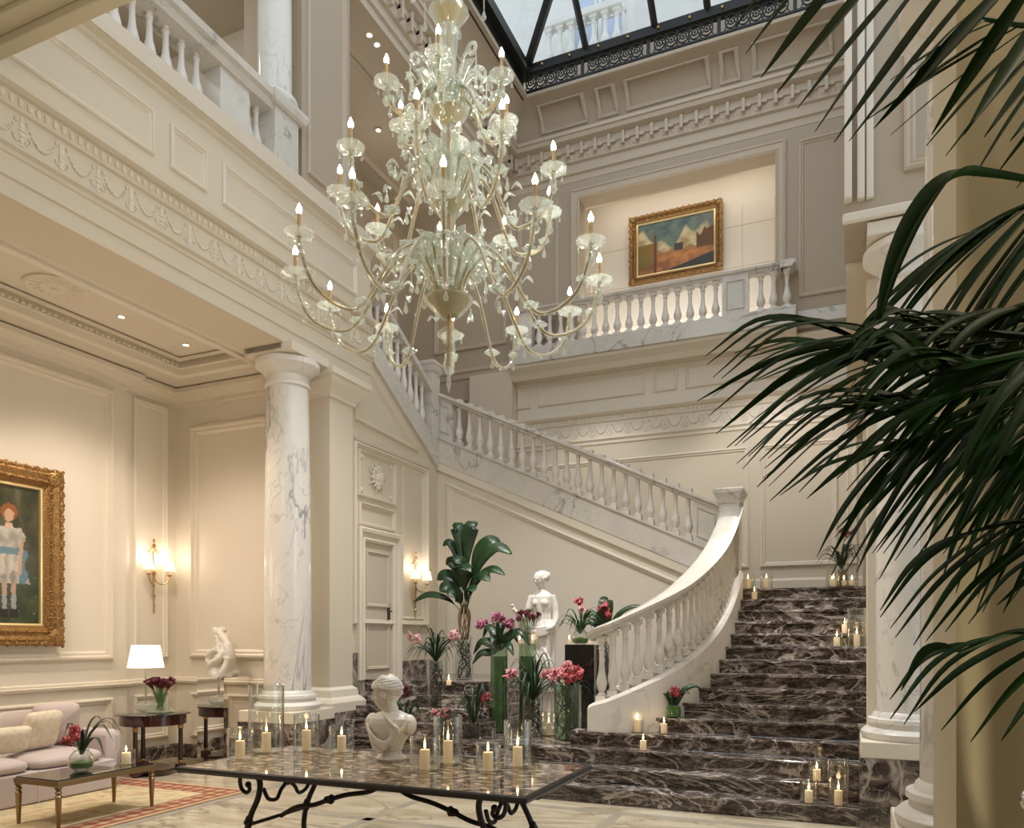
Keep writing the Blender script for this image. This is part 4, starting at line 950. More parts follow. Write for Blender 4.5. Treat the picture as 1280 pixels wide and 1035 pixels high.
# ================================================================== lounge furniture
def rugc(u, v):
    x, y = u*2.24, v*4.15; d = min(x, 2.24-x, y, 4.15-y); n = fbm(x*9, y*9, 2)
    base = mixc((.52, .42, .24), (.62, .52, .33), n+.5)
    if d < .05: return mixc(base, (.40, .14, .07), .3)
    if d < .09: return (.27, .08, .055)
    if d < .30:
        s = (x+y)*9; q = math.sin(s*2.2)*math.cos((x-y)*20)
        return mixc((.30, .085, .055), (.48, .36, .21), .9 if q > .25 else (.35 if q > -.1 else .05))
    if d < .34: return (.30, .10, .065)
    m = fbm(x*5+9, y*5, 7)
    return mixc(base, (.40, .23, .15), .5) if m > .32 else (mixc(base, (.34, .30, .20), .35) if m < -.35 else base)
rug = painted('patterned_rug', 'carpet', 150, 260, lambda u, v: (-8.35+u*2.24, 3.8+v*2.95, .014), lambda u, v: rugc(u, v*.711+.289))
q = rug.modifiers.new('solid', 'SOLIDIFY'); q.thickness = .012; q.offset = -1
tag(rug, 'beige and rust red patterned rug under the coffee table', 'rug')
# sofa along the left wall
so = thing('sofa', 'pale mauve upholstered sofa along the left wall', 'sofa', (-8.13, 4.9, 0))
def soft(x0, x1, y0, y1, z0, z1, r=.05, puff=.0):
    import itertools
    b = MB(); n = 8; vs = []; idx = {}
    b.box(x0, x1, y0, y1, z0, z1); return b
def cushion(b, c, sx, sy, sz, m=None, n=10):
    "pillow: superellipsoid"
    vs = []; c = Vector(c)
    for j in range(n+1):
        p = -PI/2+PI*j/n
        for i in range(2*n):
            a = 2*PI*i/(2*n)
            f = lambda w_, e: math.copysign(abs(w_)**e, w_)
            v = Vector((sx*f(math.cos(p), .35)*f(math.cos(a), .35), sy*f(math.cos(p), .35)*f(math.sin(a), .35), sz*f(math.sin(p), .8)*(1-.0)))
            k = max(abs(v.x)/sx, abs(v.y)/sy); v.z *= (1-.55*k**4) if m is not None else (1-.15*k**6)
            vs.append((m@v if m is not None else v)+c)
    N_ = 2*n
    b.add(vs, [(j*N_+i, j*N_+(i+1) % N_, (j+1)*N_+(i+1) % N_, (j+1)*N_+i) for j in range(n) for i in range(N_)]); return b
MB().box(-.55, .52, -1.35, 1.36, .02, .34).build('base', 'sofa_fabric', so, smooth=False, bevel=.02)
for y in (-.85, .0, .85): cushion(MB(), (.02, y, .40), .50, .425, .085).build('seat_cushion', 'sofa_fabric', so)
for y in (-.85, .0, .85): cushion(MB(), (-.36, y, .66), .13, .42, .24, None).build('back_cushion', 'sofa_cushion', so)
MB().box(-.62, -.45, -1.35, 1.36, .02, .80).build('backrest', 'sofa_fabric', so, bevel=.06)
for y in (-1.43, 1.43): MB().box(-.60, .45, y-.09, y+.09, .02, .66).build('armrest', 'sofa_fabric', so, bevel=.07)
sk_ = MB()
for y in (-1.35, -.45, .45, 1.36): sk_.box(.52, .528, y-.006, y+.006, .02, .34)
sk_.build('seam', 'sofa_cushion', so, smooth=False)
def throw(loc, rz, tilt, s, label, m='silk_cushion'):
    M3 = Matrix.Rotation(rz, 3, 'Z')@Matrix.Rotation(tilt, 3, 'Y')
    o = cushion(MB(), (0, 0, 0), s[0], s[1], s[2], M3).build('cushion', m, None, loc=loc); return tag(o, label, 'cushion', 'cushions on the sofa')
throw((-8.10, 5.72, .70), .15, -1.25, (.22, .24, .09), 'square pale silk cushion, rightmost on the sofa')
throw((-8.02, 5.28, .64), -.05, -1.2, (.15, .26, .08), 'oblong pale silk cushion in the middle of the sofa')
throw((-7.98, 4.82, .66), .2, -1.2, (.18, .22, .08), 'pale silk cushion cut off by the left edge of the photo')
throw((-8.28, 6.02, .74), -.35, -1.3, (.24, .25, .10), 'mauve cushion in the right corner of the sofa', 'sofa_cushion')
# coffee table
t = thing('coffee_table', 'low bronze coffee table with dark mirrored glass top', 'coffee table')
x0, x1, y0, y1 = -6.97, -6.38, 4.66, 5.72
MB().box(x0, x1, y0, y1, .385, .435).build('frame', 'bronze_table', t, smooth=False, bevel=.006)
MB().box(x0+.015, x1-.015, y0+.015, y1-.015, .435, .447).build('tabletop', 'black_lacquer', t, smooth=False)
lp = MB().lathe([(.010, 0), (.016, .02), (.027, .29), (.030, .30), (.018, .315), (.030, .335), (.016, .355), (.03, .365), (.03, .387)], 14).build('leg', 'bronze_table', t, loc=(x0+.03, y0+.03, 0))
for p in ((x1-.03, y0+.03, 0), (x0+.03, y1-.03, 0), (x1-.03, y1-.03, 0)): c = lp.copy(); col.objects.link(c); c.location = p
# side table
t = thing('side_table', 'round mahogany side table on three dark columns under the lamp', 'side table', (-8.03, 7.15, 0), 0)
MB().lathe([(.0001, .745), (.42, .745), (.44, .752), (.44, .765), (.425, .772), (.0001, .772)], 48).build('tabletop', 'black_lacquer', t)
MB().lathe([(.385, .625), (.39, .63), (.39, .74), (.385, .745)], 48).build('apron', 'mahogany', t)
for a in (-80, 40, 160):
    a = math.radians(a); x, y = .32*math.cos(a), .32*math.sin(a)
    lg_ = MB().lathe([(.028, .12), (.026, .57), (.03, .58), (.03, .625)], 16, (x, y, 0)).build('leg', 'dark_wood', t)
    MB().lathe([(.031, .565), (.034, .575), (.034, .60), (.031, .61)], 16, (x, y, 0)).lathe([(.031, .125), (.033, .13), (.033, .15), (.031, .155)], 16, (x, y, 0)).build('collar', 'brass', lg_)
    MB().box(x-.05, x+.05, y-.05, y+.05, .02, .12).lathe([(.03, 0), (.035, .02)], 10, (x, y, 0)).build('foot', 'mahogany', lg_, smooth=False, bevel=.01)
MB().prism([(.32*math.cos(math.radians(a)), .32*math.sin(math.radians(a)), .05) for a in (-80, -20, 40, 100, 160, 220)], (0, 0, .03)).build('shelf', 'dark_wood', t, smooth=False)
# table lamp
t = thing('table_lamp', 'glass table lamp with a glowing white shade on the side table', 'table lamp', (-8.18, 7.17, .772))
MB().lathe([(.05, 0), (.10, .01), (.14, .05), (.13, .09), (.07, .12), (.02, .14), (.016, .2), (.028, .23), (.014, .27), (.014, .42), (.024, .44), (.012, .47), (.012, .60)], 24, lobes=8, amp=.06).build('base', 'crystal', t)
MB().tube([(0, 0, .12), (0, 0, .72)], .006, 6).build('stem', 'chrome', t)
MB().lathe([(.215, .56), (.165, .84)], 36).build('lamp_shade', 'shade', t, solid=.004)
light('POINT', 'table_lamp_light', (-8.18, 7.17, 1.50), 16, WARM, .06)
# mirrored plinth and small sculpture on it
mp = tag(MB().box(-.23, .23, -.23, .23, 0, 1.16).build('mirror_plinth', 'mirror', None, smooth=False, loc=(-7.72, 8.02, .0)), 'tall mirrored plinth carrying the small twisting marble sculpture', 'plinth')
MB().box(-.235, .235, -.235, .235, -.03, .0).build('base', 'dark_wood', mp, smooth=False); mp.location.z = .03
# ================================================================== sculptures
def remesh(o, vox, smooth=4, disp=0):
    r = o.modifiers.new('remesh', 'REMESH'); r.mode = 'VOXEL'; r.voxel_size = vox; r.use_smooth_shade = True
    s = o.modifiers.new('smooth', 'SMOOTH'); s.iterations = smooth; s.factor = .5
    if disp:
        tx = bpy.data.textures.new('chisel', 'CLOUDS'); tx.noise_scale = .06
        d = o.modifiers.new('disp', 'DISPLACE'); d.texture = tx; d.strength = disp; d.mid_level = .5
    return o
def loft(b, rows, n=40, folds=0, famp=0, ph=0, twist=0):
    "rows: (cx, cy, z, rx, ry, fold amplitude); elliptical sections with drapery folds"
    vs = []
    for j, (cx, cy, z, rx, ry, fa) in enumerate(rows):
        for i in range(n):
            a = 2*PI*i/n; k = 1+fa*(.6*math.cos(folds*a+ph+twist*j)+.4*math.cos((folds*1.7)*a+2*ph-twist*.6*j))
            vs.append(Vector((cx+rx*k*math.cos(a), cy+ry*k*math.sin(a), z)))
    m = len(rows)
    b.add(vs, [(j*n+i, j*n+(i+1) % n, (j+1)*n+(i+1) % n, (j+1)*n+i) for j in range(m-1) for i in range(n)]+[tuple(range(n-1, -1, -1)), tuple((m-1)*n+i for i in range(n))])
    return b
def head(b, c, r, face, tilt=0):
    "head with brow, nose, lips, chin and ears; face = heading angle"
    M3 = Matrix.Rotation(face, 3, 'Z')@Matrix.Rotation(tilt, 3, 'Y'); C = Vector(c)
    def e(p, s): b.ball(C+M3@Vector([q*r for q in p]), [q*r for q in s], 14, 10, M3)
    e((-.08, 0, .12), (.98, .82, .98)); e((.18, 0, -.35), (.66, .62, .78)); e((.48, 0, -.92), (.26, .28, .20)); e((.30, 0, -.70), (.48, .50, .36))
    b.tube([C+M3@Vector([q*r for q in p]) for p in ((.80, 0, .22), (.96, 0, -.06), (1.08, 0, -.26), (.86, 0, -.36))], [.09*r, .11*r, .15*r, .10*r], 8)
    e((.80, 0, .20), (.14, .50, .10)); e((.84, 0, -.53), (.10, .22, .06)); e((.82, 0, -.66), (.11, .19, .07))
    for s in (-1, 1):
        e((.72, s*.32, .02), (.12, .18, .10)); e((.02, s*.80, -.10), (.20, .10, .28)); e((.52, s*.42, -.28), (.28, .22, .24))
# standing figure
fg = thing('marble_statue', 'white marble statue of a robed standing woman among the flowers', 'statue', (-3.72, 9.55, .48), .0)
pd = MB().lathe([(.24, 0), (.24, .05), (.20, .08), (.20, .50), (.23, .53), (.23, .58)], 40, lobes=20, amp=.04).build('pedestal', 'carved_marble', fg)
b = MB()
loft(b, [(0, 0, .58, .21, .19, .03), (0, 0, .62, .20, .18, .08), (0, 0, .80, .175, .16, .12), (.01, 0, 1.0, .165, .145, .14), (.02, 0, 1.15, .165, .14, .14), (.02, 0, 1.30, .17, .14, .12), (.01, 0, 1.40, .16, .125, .10), (0, 0, 1.47, .13, .105, .07), (0, 0, 1.55, .125, .10, .10), (.0, 0, 1.62, .14, .105, .06), (.0, 0, 1.70, .145, .105, .05), (0, 0, 1.77, .15, .095, .02), (0, 0, 1.815, .11, .07, 0), (0, 0, 1.85, .06, .055, 0)], 48, 9, 0, .4, .16)
b.ball((-.055, -.07, 1.68), (.055, .05, .055)).ball((.06, -.07, 1.68), (.055, .05, .055))
b.tube(cr([(0, 0, 1.83), (-.005, -.01, 1.90), (-.01, -.02, 1.94)], 3), [.05, .045, .044, .043, .043, .044, .05], 10)
head(b, (-.02, -.045, 2.005), .088, -PI*.60, .30)
b.ball((.0, .02, 2.045), (.096, .092, .075)); b.ball((.02, .11, 2.02), (.045, .05, .045));
for k in range(10):
    a = k*.63; b.ball((.085*math.cos(a), .02+.085*math.sin(a), 2.045+.02*math.sin(k*2)+.018*math.sin(a)), .026, 8, 6)
# arms: near one down to the hip holding cloth, the other bent forward
b.tube(cr([(.135, 0, 1.785), (.18, .01, 1.62), (.20, -.02, 1.46), (.16, -.10, 1.36), (.05, -.15, 1.33)], 5), [.05]*6+[.045]*6+[.036]*5+[.03]*4, 10)
b.tube(cr([(-.135, 0, 1.785), (-.18, -.02, 1.62), (-.20, -.06, 1.48), (-.26, -.14, 1.52), (-.31, -.18, 1.58)], 5), [.05]*6+[.042]*6+[.035]*5+[.028]*4, 10)
b.tube(cr([(.05, -.15, 1.33), (-.02, -.165, 1.33)], 3), [.03, .034, .026, .02], 8)
for k in range(4): b.tube([(-.01, -.165, 1.345-k*.014), (-.05, -.17, 1.34-k*.014), (-.062, -.15, 1.33-k*.014)], .008, 6)
b.tube([(-.31, -.18, 1.58), (-.335, -.19, 1.61)], [.026, .03], 8)
for k in range(4): b.tube([(-.335+.008*k, -.19, 1.61), (-.36+.013*k, -.20, 1.65), (-.35+.012*k, -.205, 1.675-.004*abs(k-1.5))], .008, 6)
# mantle swags round the hips and the cloth held at the side
for k in range(5): b.tube(cr([(-.20, -.02, 1.36+.02*k), (-.1, -.14, 1.28+.02*k), (.05, -.17, 1.26+.025*k), (.18, -.06, 1.32+.02*k)], 5), .022, 8)
for k in range(6): b.tube(cr([(-.19+.03*k, -.09-.02*k, 1.32), (-.17+.045*k, -.13, 1.10), (-.12+.06*k, -.15, .90), (-.15+.07*k, -.15, .66)], 5), [.022]*16, 8)
for k in range(4): b.tube(cr([(-.21, -.04+.02*k, 1.5), (-.28, -.06+.02*k, 1.45), (-.30, -.06+.03*k, 1.30)], 4), .024, 8)
remesh(b.build('figure', 'carved_marble', fg), .0085, 2)
light('SPOT', 'statue_spot', (-2.6, 8.3, 6.6), 130, COOL, .05, (-3.7, 9.55, 1.7), 18)
# bust on the iron table
bu = thing('marble_bust', 'marble bust of a turbaned woman looking left on the iron table', 'bust', (-3.19, 5.03, .781))
b = MB().lathe([(.105, 0), (.11, .015), (.10, .03), (.085, .045), (.08, .07), (.09, .085)], 28)
b.build('socle', 'carved_marble', bu)
b = MB()
loft(b, [(0, 0, .07, .085, .075, 0), (.0, 0, .11, .10, .085, .05), (0, 0, .17, .135, .10, .08), (0, 0, .225, .17, .115, .07), (0, 0, .28, .195, .115, .04), (0, .0, .315, .195, .105, .03), (0, .01, .345, .14, .085, 0), (0, .01, .37, .07, .065, 0)], 48, 7, 0, .8, .22)
for s in (-1, 1): b.ball((s*.16, .0, .27), (.055, .07, .08), 12, 10)
for k in range(7): b.tube(cr([(-.19+.008*k, -.03-.01*k, .30-.012*k), (-.11+.006*k, -.115, .22-.02*k), (.0, -.125, .15-.012*k), (.10, -.11, .19+.0*k), (.19-.008*k, -.04, .31-.015*k)], 5), .011, 7)
for k in range(4): b.tube(cr([(.02+.02*k, -.11, .34-.02*k), (.08+.02*k, -.115, .24), (.05+.01*k, -.11, .12)], 5), .012, 7)
b.tube(cr([(.01, .0, .31), (-.0, -.005, .38), (-.02, -.01, .44)], 4), [.078, .07, .064, .06, .06, .06, .062, .066, .07], 16)
HB = Vector((-.030, -.012, .505)); head(b, HB, .110, -PI*.93, .16)
HM = Matrix.Rotation(-PI*.93, 3, 'Z')@Matrix.Rotation(.16, 3, 'Y')
def hp(q): return HB+HM@(Vector(q)*.110)
b.ball(hp((-.16, 0, .42)), [.110*q for q in (1.0, .90, .80)], 16, 12, HM); b.ball(hp((-.75, 0, .10)), [.110*q for q in (.45, .55, .55)], 12, 10, HM)
for k in range(8):        # wound bands of the turban, rising from the nape over the brow
    t = k/7; pts = []
    for i in range(25):
        a = 2*PI*i/24; rx = 1.03*math.cos(.15+1.15*t); ry = .93*math.cos(.15+1.15*t)
        pts.append(hp((-.14+rx*math.cos(a)-.05*t, ry*math.sin(a), .30+.92*math.sin(.05+1.2*t)*.95+.16*math.cos(a)*(1-t)+.05*math.sin(2*a+k))))
    b.tube(pts, .0135, 7, caps=False)
for k in range(3): b.tube(cr([hp((-.35, .75-.2*k, .25)), hp((-.95, .35-.2*k, .05)), hp((-1.0, .1-.15*k, -.25))], 5), .018, 7)
remesh(b.build('figure', 'carved_marble', bu), .0045, 1)
# twisting sculpture on the mirrored plinth
sm = thing('small_sculpture', 'small twisting white marble figure sculpture on the mirrored plinth', 'sculpture', (-7.72, 8.02, 1.19), -.3); sm.scale = (1.3, 1.2, 1.0)
b = MB()
loft(b, [(0, 0, 0, .17, .15, .10), (0, 0, .05, .17, .15, .14), (-.01, 0, .12, .14, .13, .2), (0, 0, .18, .13, .11, .16), (.03, 0, .26, .13, .10, .12), (.04, 0, .34, .11, .085, .1), (.02, 0, .42, .10, .075, .06), (-.02, 0, .48, .09, .065, .04), (-.05, 0, .53, .06, .05, 0)], 32, 5, 0, .6, .5)
b.tube(cr([(.10, -.03, .30), (.17, -.04, .24), (.15, -.08, .10), (.12, -.1, .04)], 4), [.05]*5+[.04]*8, 10)
b.tube(cr([(-.04, -.06, .14), (-.11, -.1, .22), (-.05, -.12, .32), (.04, -.1, .36)], 4), [.05]*5+[.038]*8, 10)
b.tube(cr([(-.02, -.02, .48), (-.10, -.03, .56), (-.13, -.03, .66)], 4), [.034]*4+[.026]*5, 8)
b.tube(cr([(.03, -.02, .48), (.12, -.03, .44), (.17, -.04, .34)], 4), [.034]*4+[.028]*5, 8)
head(b, (-.07, -.02, .60), .046, -PI*.6, -.2)
b.tube(cr([(.10, 0, .05), (.16, -.02, .25), (.12, -.03, .45), (.0, -.02, .56), (-.09, -.01, .60)], 5), [.06]*10+[.045]*6+[.03]*5, 10)
b.tube(cr([(-.12, -.06, .04), (-.03, -.13, .16), (.10, -.12, .24), (.12, -.05, .38)], 5), [.045]*16, 10)
b.ball((-.13, 0, .05), (.07, .06, .06)).ball((.12, .04, .06), (.07, .07, .06)).ball((-.07, .02, .62), (.06, .06, .05))
remesh(b.build('figure', 'carved_marble', sm), .010, 2, .012)
light('SPOT', 'sculpture_spot', (-7.5, 7.4, 4.9), 30, WARM, .05, (-7.7, 8.1, 1.3), 30)
# ================================================================== iron table
t = thing('iron_table', 'long table with mottled marble top and black wrought iron scroll base', 'table')
TX0, TX1, TY0, TY1, TZ = -4.41, -1.72, 4.15, 5.36, .78
def topc(x, y):
    wv = noise.voronoi(Vector((x*11+.6*fbm(x*6, y*6), y*16+.6*fbm(y*6, x*6, 4), 0)))[0]; e = wv[1]-wv[0]
    n = fbm(x*7, y*9, 6); c = mixc((.05, .034, .024), (.26, .17, .10), n+.5)
    h = noise.cell(Vector((round(x*9), round(y*13), 1)))
    m = fbm(x*13, y*19, 11)
    if m > .22: c = mixc((.46, .33, .20), (.66, .55, .42), m)
    if m < -.28: c = (.015, .012, .010)
    return mixc((.30, .23, .16), c, min(1, e*7+.3))
painted('marble_top', 'mosaic_marble', 260, 120, lambda u, v: (TX0+.02+u*(TX1-TX0-.04), TY0+.02+v*(TY1-TY0-.04), TZ), lambda u, v: topc(u*2.69, v*1.2), t)
MB().box(TX0+.02, TX1-.02, TY0+.02, TY1-.02, TZ-.03, TZ-.002).build('top_slab', 'iron', t, smooth=False)
MB().sweep([(TX0, TY0, TZ), (TX0, TY1, TZ), (TX1, TY1, TZ), (TX1, TY0, TZ)], [(.022, .0), (.0, .004), (-.014, -.004), (-.020, -.018), (-.012, -.03), (-.005, -.04), (.03, -.045), (.03, -.01)], closed=True).build('rim', 'iron', t, smooth=False)
def curl(c, r, a0, turns, n=18, shrink=.75, sgn=1):
    return [(c[0]+r*(1-shrink*i/n)*math.cos(a0+sgn*turns*2*PI*i/n), c[1]+r*(1-shrink*i/n)*math.sin(a0+sgn*turns*2*PI*i/n)) for i in range(n+1)]
def leg_set(xc, d, name='leg'):
    "one end of the base; d = direction (+1 right) in which the small scroll curls outward"
    for yy in (4.42, 5.08):
        pts = [(xc+d*.0, yy, .735), (xc+d*.05, yy, .66), (xc+d*.035, yy, .55), (xc-d*.03, yy, .42), (xc-d*.07, yy, .30), (xc-d*.08, yy, .16), (xc-d*.02, yy, .06), (xc+d*.08, yy, .02), (xc+d*.13, yy, .05)]
        b = MB().tube(cr(pts, 6), .021, 8)
        b.ball((xc-d*.055, yy, .36), (.036, .036, .03), 8, 6).ball((xc-d*.055, yy, .36), (.028, .028, .055), 8, 6)
        o = b.build(name, 'iron', t)
        # outward C scroll
        s = [(xc+d*q[0], yy, q[1]) for q in ((-.0, .735), (-.10, .725), (-.135, .67), (-.12, .60), (-.075, .575), (-.045, .60), (-.06, .635))]
        MB().tube(cr(s, 6), .015, 7).ball((xc-d*.058, yy, .635), .024, 8, 6).build('scroll', 'iron', o)
    # scroll bridge between the two legs of this end
    b = MB()
    for s in (-1, 1):
        b.tube(cr([(xc+d*.03, 4.75+s*.27, .60), (xc+d*.03, 4.75+s*.22, .52), (xc+d*.03, 4.75+s*.13, .50), (xc+d*.03, 4.75+s*.08, .56), (xc+d*.03, 4.75+s*.03, .60), (xc+d*.03, 4.75+s*.01, .64)], 5), .015, 7)
    b.ball((xc+d*.03, 4.75, .62), (.03, .05, .04), 8, 6)
    b.tube([(xc+d*.02, 4.42, .715), (xc+d*.02, 5.08, .715)], .014, 6).tube([(xc-d*.06, 4.42, .34), (xc-d*.06, 5.08, .34)], .014, 6)
    b.build('scroll_bridge', 'iron', t)
leg_set(-3.96, 1); leg_set(-2.10, -1)
for s, xe in ((-1, -4.0), (1, -2.06)):
    xm = -3.03
    pts = [(xm+s*.01, 4.75, .735), (xm+s*.05, 4.75, .66), (xm+s*.16, 4.75, .59), (xm+s*.36, 4.75, .55), (xm+s*.52, 4.75, .50), (xm+s*.66, 4.75, .45), (xm+s*.82, 4.75, .42), (xe, 4.75, .34)]
    o = MB().tube(cr(pts, 6), .018, 8).ball((xm+s*.52, 4.75, .50), (.05, .032, .03), 8, 6).ball((xm+s*.50, 4.75, .505), (.022, .038, .038), 8, 6).build('stretcher', 'iron', t)
# ================================================================== candles
def candle_proto(r, h):
    t = thing('pillar_candle', '', 'candle')
    MB().lathe([(r*.97, 0), (r, .004), (r, h-.006), (r*.93, h), (r*.75, h-.004), (.0001, h-.008)], 24).build('wax', 'wax', t)
    MB().tube([(0, 0, h-.01), (.001, 0, h+.014)], .0018, 5).build('wick', 'wick', t)
    MB().lathe([(.0015, h+.008), (.007, h+.018), (.0085, h+.028), (.006, h+.044), (.0025, h+.060), (.0003, h+.072)], 10).build('flame', 'flame', t)
    return t
PROTO = {}
def candle(x, y, z, label, r=.034, h=.115, hur=None, hlabel=None, glow=0, grp='lit pillar candles'):
    key = (r, h)
    if key not in PROTO: c = PROTO[key] = candle_proto(r, h); c.location = (x, y, z+.006)
    else: c = dup(PROTO[key], (x, y, z+.006), 0)
    c['label'] = label; c['group'] = grp
    if glow: light('POINT', 'candle_light', (x, y, z+h+.10), glow, (1, .62, .30), .02)
    if hur:
        R, Hh = hur; k = ('h', R, Hh)
        if k not in PROTO:
            PROTO[k] = MB().lathe([(.0001, 0), (R*.96, 0), (R, .006), (R, Hh-.003), (R-.002, Hh), (R-.005, Hh-.003), (R-.005, .012), (.0001, .006)], 40).build('hurricane_glass', 'clear_glass'); g = PROTO[k]
        else: g = PROTO[k].copy(); col.objects.link(g)
        g.location = (x, y, z); tag(g, hlabel or ('glass cylinder of '+label.replace(' in a taller cylinder', '').replace(' inside the tall wide cylinder', '').replace(' in the lowest cylinder', '').replace(' in the tall cylinder', '').replace(' in a tall cylinder', '').replace(' in a wide cylinder', '').replace(' near the front right of table', ' near the table front right')), 'candle holder', 'glass hurricane cylinders')
def A(px, py, z): p = at(px, py, z=z); return p.x, p.y
TC = [((300, 949), .036, .135, (.095, .24), 'pillar candle at the left end of the iron table, front row', 5),
      ((333, 939), .036, .145, (.14, .54), 'pillar candle inside the tall wide cylinder left of the bust', 0),
      ((383, 938), .036, .16, (.105, .30), 'pillar candle midway between the tall cylinder and the bust', 5),
      ((427, 940), .036, .125, (.10, .21), 'pillar candle next to the left side of the bust', 0),
      ((531, 962), .036, .135, (.105, .235), 'pillar candle first to the right of the bust, front row', 5),
      ((560, 954), .036, .16, (.105, .35), 'pillar candle second to the right of the bust, in a taller cylinder', 0),
      ((610, 964), .036, .125, (.085, .19), 'pillar candle in the lowest cylinder near the front right of table', 5),
      ((647, 958), .036, .135, (.10, .33), 'pillar candle nearest the right end of the iron table', 0)]
for p, r, h, hu, lb, gl_ in TC: x, y = A(*p, TZ); candle(x, y, TZ+.001, lb, r, h, hu, None, gl_*.12)
SCN = [((1011, 1000), 1, .036, .11, (.08, .21), 'candle on the lowest step, left one of the lower right pair', .5),
       ((1048, 1000), 1, .036, .13, (.09, .42), 'candle on the lowest step in the tall cylinder by the pedestal', .5),
       ((1021, 973), 2, .036, .11, (.08, .20), 'candle on the second step behind the lower right pair', .3),
       ((804, 932), 3, .036, .105, None, 'candle on the third step just below the balustrade foot', .3),
       ((797, 910), 4, .034, .14, (.07, .18), 'candle standing closest to the balustrade foot', 0),
       ((830, 914), 4, .034, .11, None, 'candle below the red bromeliad beside the balustrade', .3),
       ((1046, 804), 10, .036, .11, (.075, .15), 'candle low left of three on the upper steps', .3),
       ((1071, 804), 10, .036, .14, (.11, .46), 'candle in a tall cylinder on the upper steps at right', .3),
       ((1056, 790), 11, .036, .11, None, 'candle standing behind the two others on the upper steps', 0),
       ((935, 734), 15, .038, .14, (.085, .22), 'leftmost candle on the landing beside the newel', .3),
       ((958, 734), 15, .038, .14, (.085, .22), 'candle on the landing right of the leftmost one', 0),
       ((943, 747), 14, .036, .10, None, 'candle one step below the landing edge', .3),
       ((1042, 732), 15, .036, .11, (.075, .13), 'candle on the landing left of the vase with orchid', 0)]
for p, k, r, h, hu, lb, gl_ in SCN:
    z = k*R_; dx = FW[0]+(p[0]-640)/FPX*RT[0]; dy = FW[1]+(p[0]-640)/FPX*RT[1]
    yy = lev(k)+(.13 if k < 15 else .16); s = yy/dy; candle(dx*s, yy, z, lb, r, h, hu, None, gl_)
for p, z, r, h, hu, lb, gl_ in (((686, 919), .48, .036, .15, (.11, .30), 'candle in a wide cylinder in front of the statue pedestal', .4),
       ((623, 905), .48, .034, .12, (.13, .16), 'candle standing before the tall green vase', .3),
       ((592, 938), .32, .028, .07, (.045, .09), 'small votive candle behind the iron table, right of pair centre', 0),
       ((600, 937), .32, .026, .085, None, 'small taper candle right beside the votive candle', 0),
       ((566, 930), .32, .03, .10, (.05, .12), 'votive candle seen through the taller cylinder right of bust', 0),
       ((528, 934), .32, .03, .07, None, 'votive candle seen just behind the bust shoulder', 0),
       ((666, 930), .32, .028, .07, (.045, .09), 'votive candle beyond the right end cylinder', 0),
       ((582, 900), .64, .03, .10, None, 'candle among the leaves between the small red orchids', 0),
       ((561, 857), 1.12, .03, .06, None, 'tea candle on the highest tier beside the tall root vase', 0),
       ((734, 916), .48, .03, .08, None, 'small white candle at the left corner of the balustrade foot', 0)):
    x, y = A(p[0], p[1], z); candle(x, y, z, lb, r, h, hu, None, gl_)
# ================================================================== flowers and vases
def vase(kind, x, y, z, r, h, label, fill=None, m='clear_glass', grp='glass vases'):
    t = thing('glass_vase', label, 'vase', (x, y, z), 0, grp)
    if kind == 'cyl': pr = [(.0001, 0), (r*.95, 0), (r, .01), (r, h), (r-.006, h), (r-.006, .02), (.0001, .014)]
    elif kind == 'bowl': pr = [(.0001, 0), (r*.5, 0), (r*.9, h*.22), (r, h*.45), (r*.85, h*.75), (r*.55, h*.93), (r*.6, h), (r*.52, h*.98), (r*.8, h*.72), (r*.95, h*.45), (r*.45, .01), (.0001, .008)]
    else: pr = [(.0001, 0), (r*.8, 0), (r, h*.08), (r*.8, h*.2), (r*.35, h*.5), (r*.45, h*.85), (r*.62, h), (r*.6, h), (r*.40, h*.85), (r*.3, h*.5), (r*.7, h*.18), (.0001, .02)]
    MB().lathe(pr, 32).build('glass', m, t)
    if fill == 'twig' or fill == 'root':
        b = MB()
        for k in range(16 if r > .06 else 11):
            a0 = random.uniform(0, 2*PI); pts = []
            for i in range(7):
                a = a0+i*random.uniform(.3, 1.1); q = r*random.uniform(.45, .88); pts.append((q*math.cos(a), q*math.sin(a), .02+(h-.04)*(i/6)*random.uniform(.8, 1)))
            b.tube(cr(pts, 3), .005 if fill == 'twig' else .006, 5)
        b.build('twigs' if fill == 'twig' else 'roots', 'twig' if fill == 'twig' else 'root', t)
    if fill == 'green': MB().lathe([(.0001, .016), (r-.008, .018), (r-.008, h*.86), (.0001, h*.86)], 28).build('water', 'green_water', t)
    if fill == 'water': MB().lathe([(.0001, .016), (r*.8, .03), (r*.88, h*.4), (.0001, h*.5)], 20).build('stems', 'stem', t)
    return t
def flower_head(b, c, s, n=5):
    c = Vector(c); d = Vector((random.uniform(-1, 1), random.uniform(-1, .1), random.uniform(-.3, .8))).normalized()
    u = d.orthogonal().normalized(); v = d.cross(u)
    for k in range(n):
        a = 2*PI*k/n+random.random()*.3; o = (u*math.cos(a)+v*math.sin(a)); sd = d.cross(o)
        b.leaf(cr([c, c+o*s*.5+d*s*.12, c+o*s-d*s*.1], 3), lambda q: s*.34*math.sin(PI*(.12+.8*q)), d)
    b.ball(c+d*s*.12, s*.16, 6, 4)
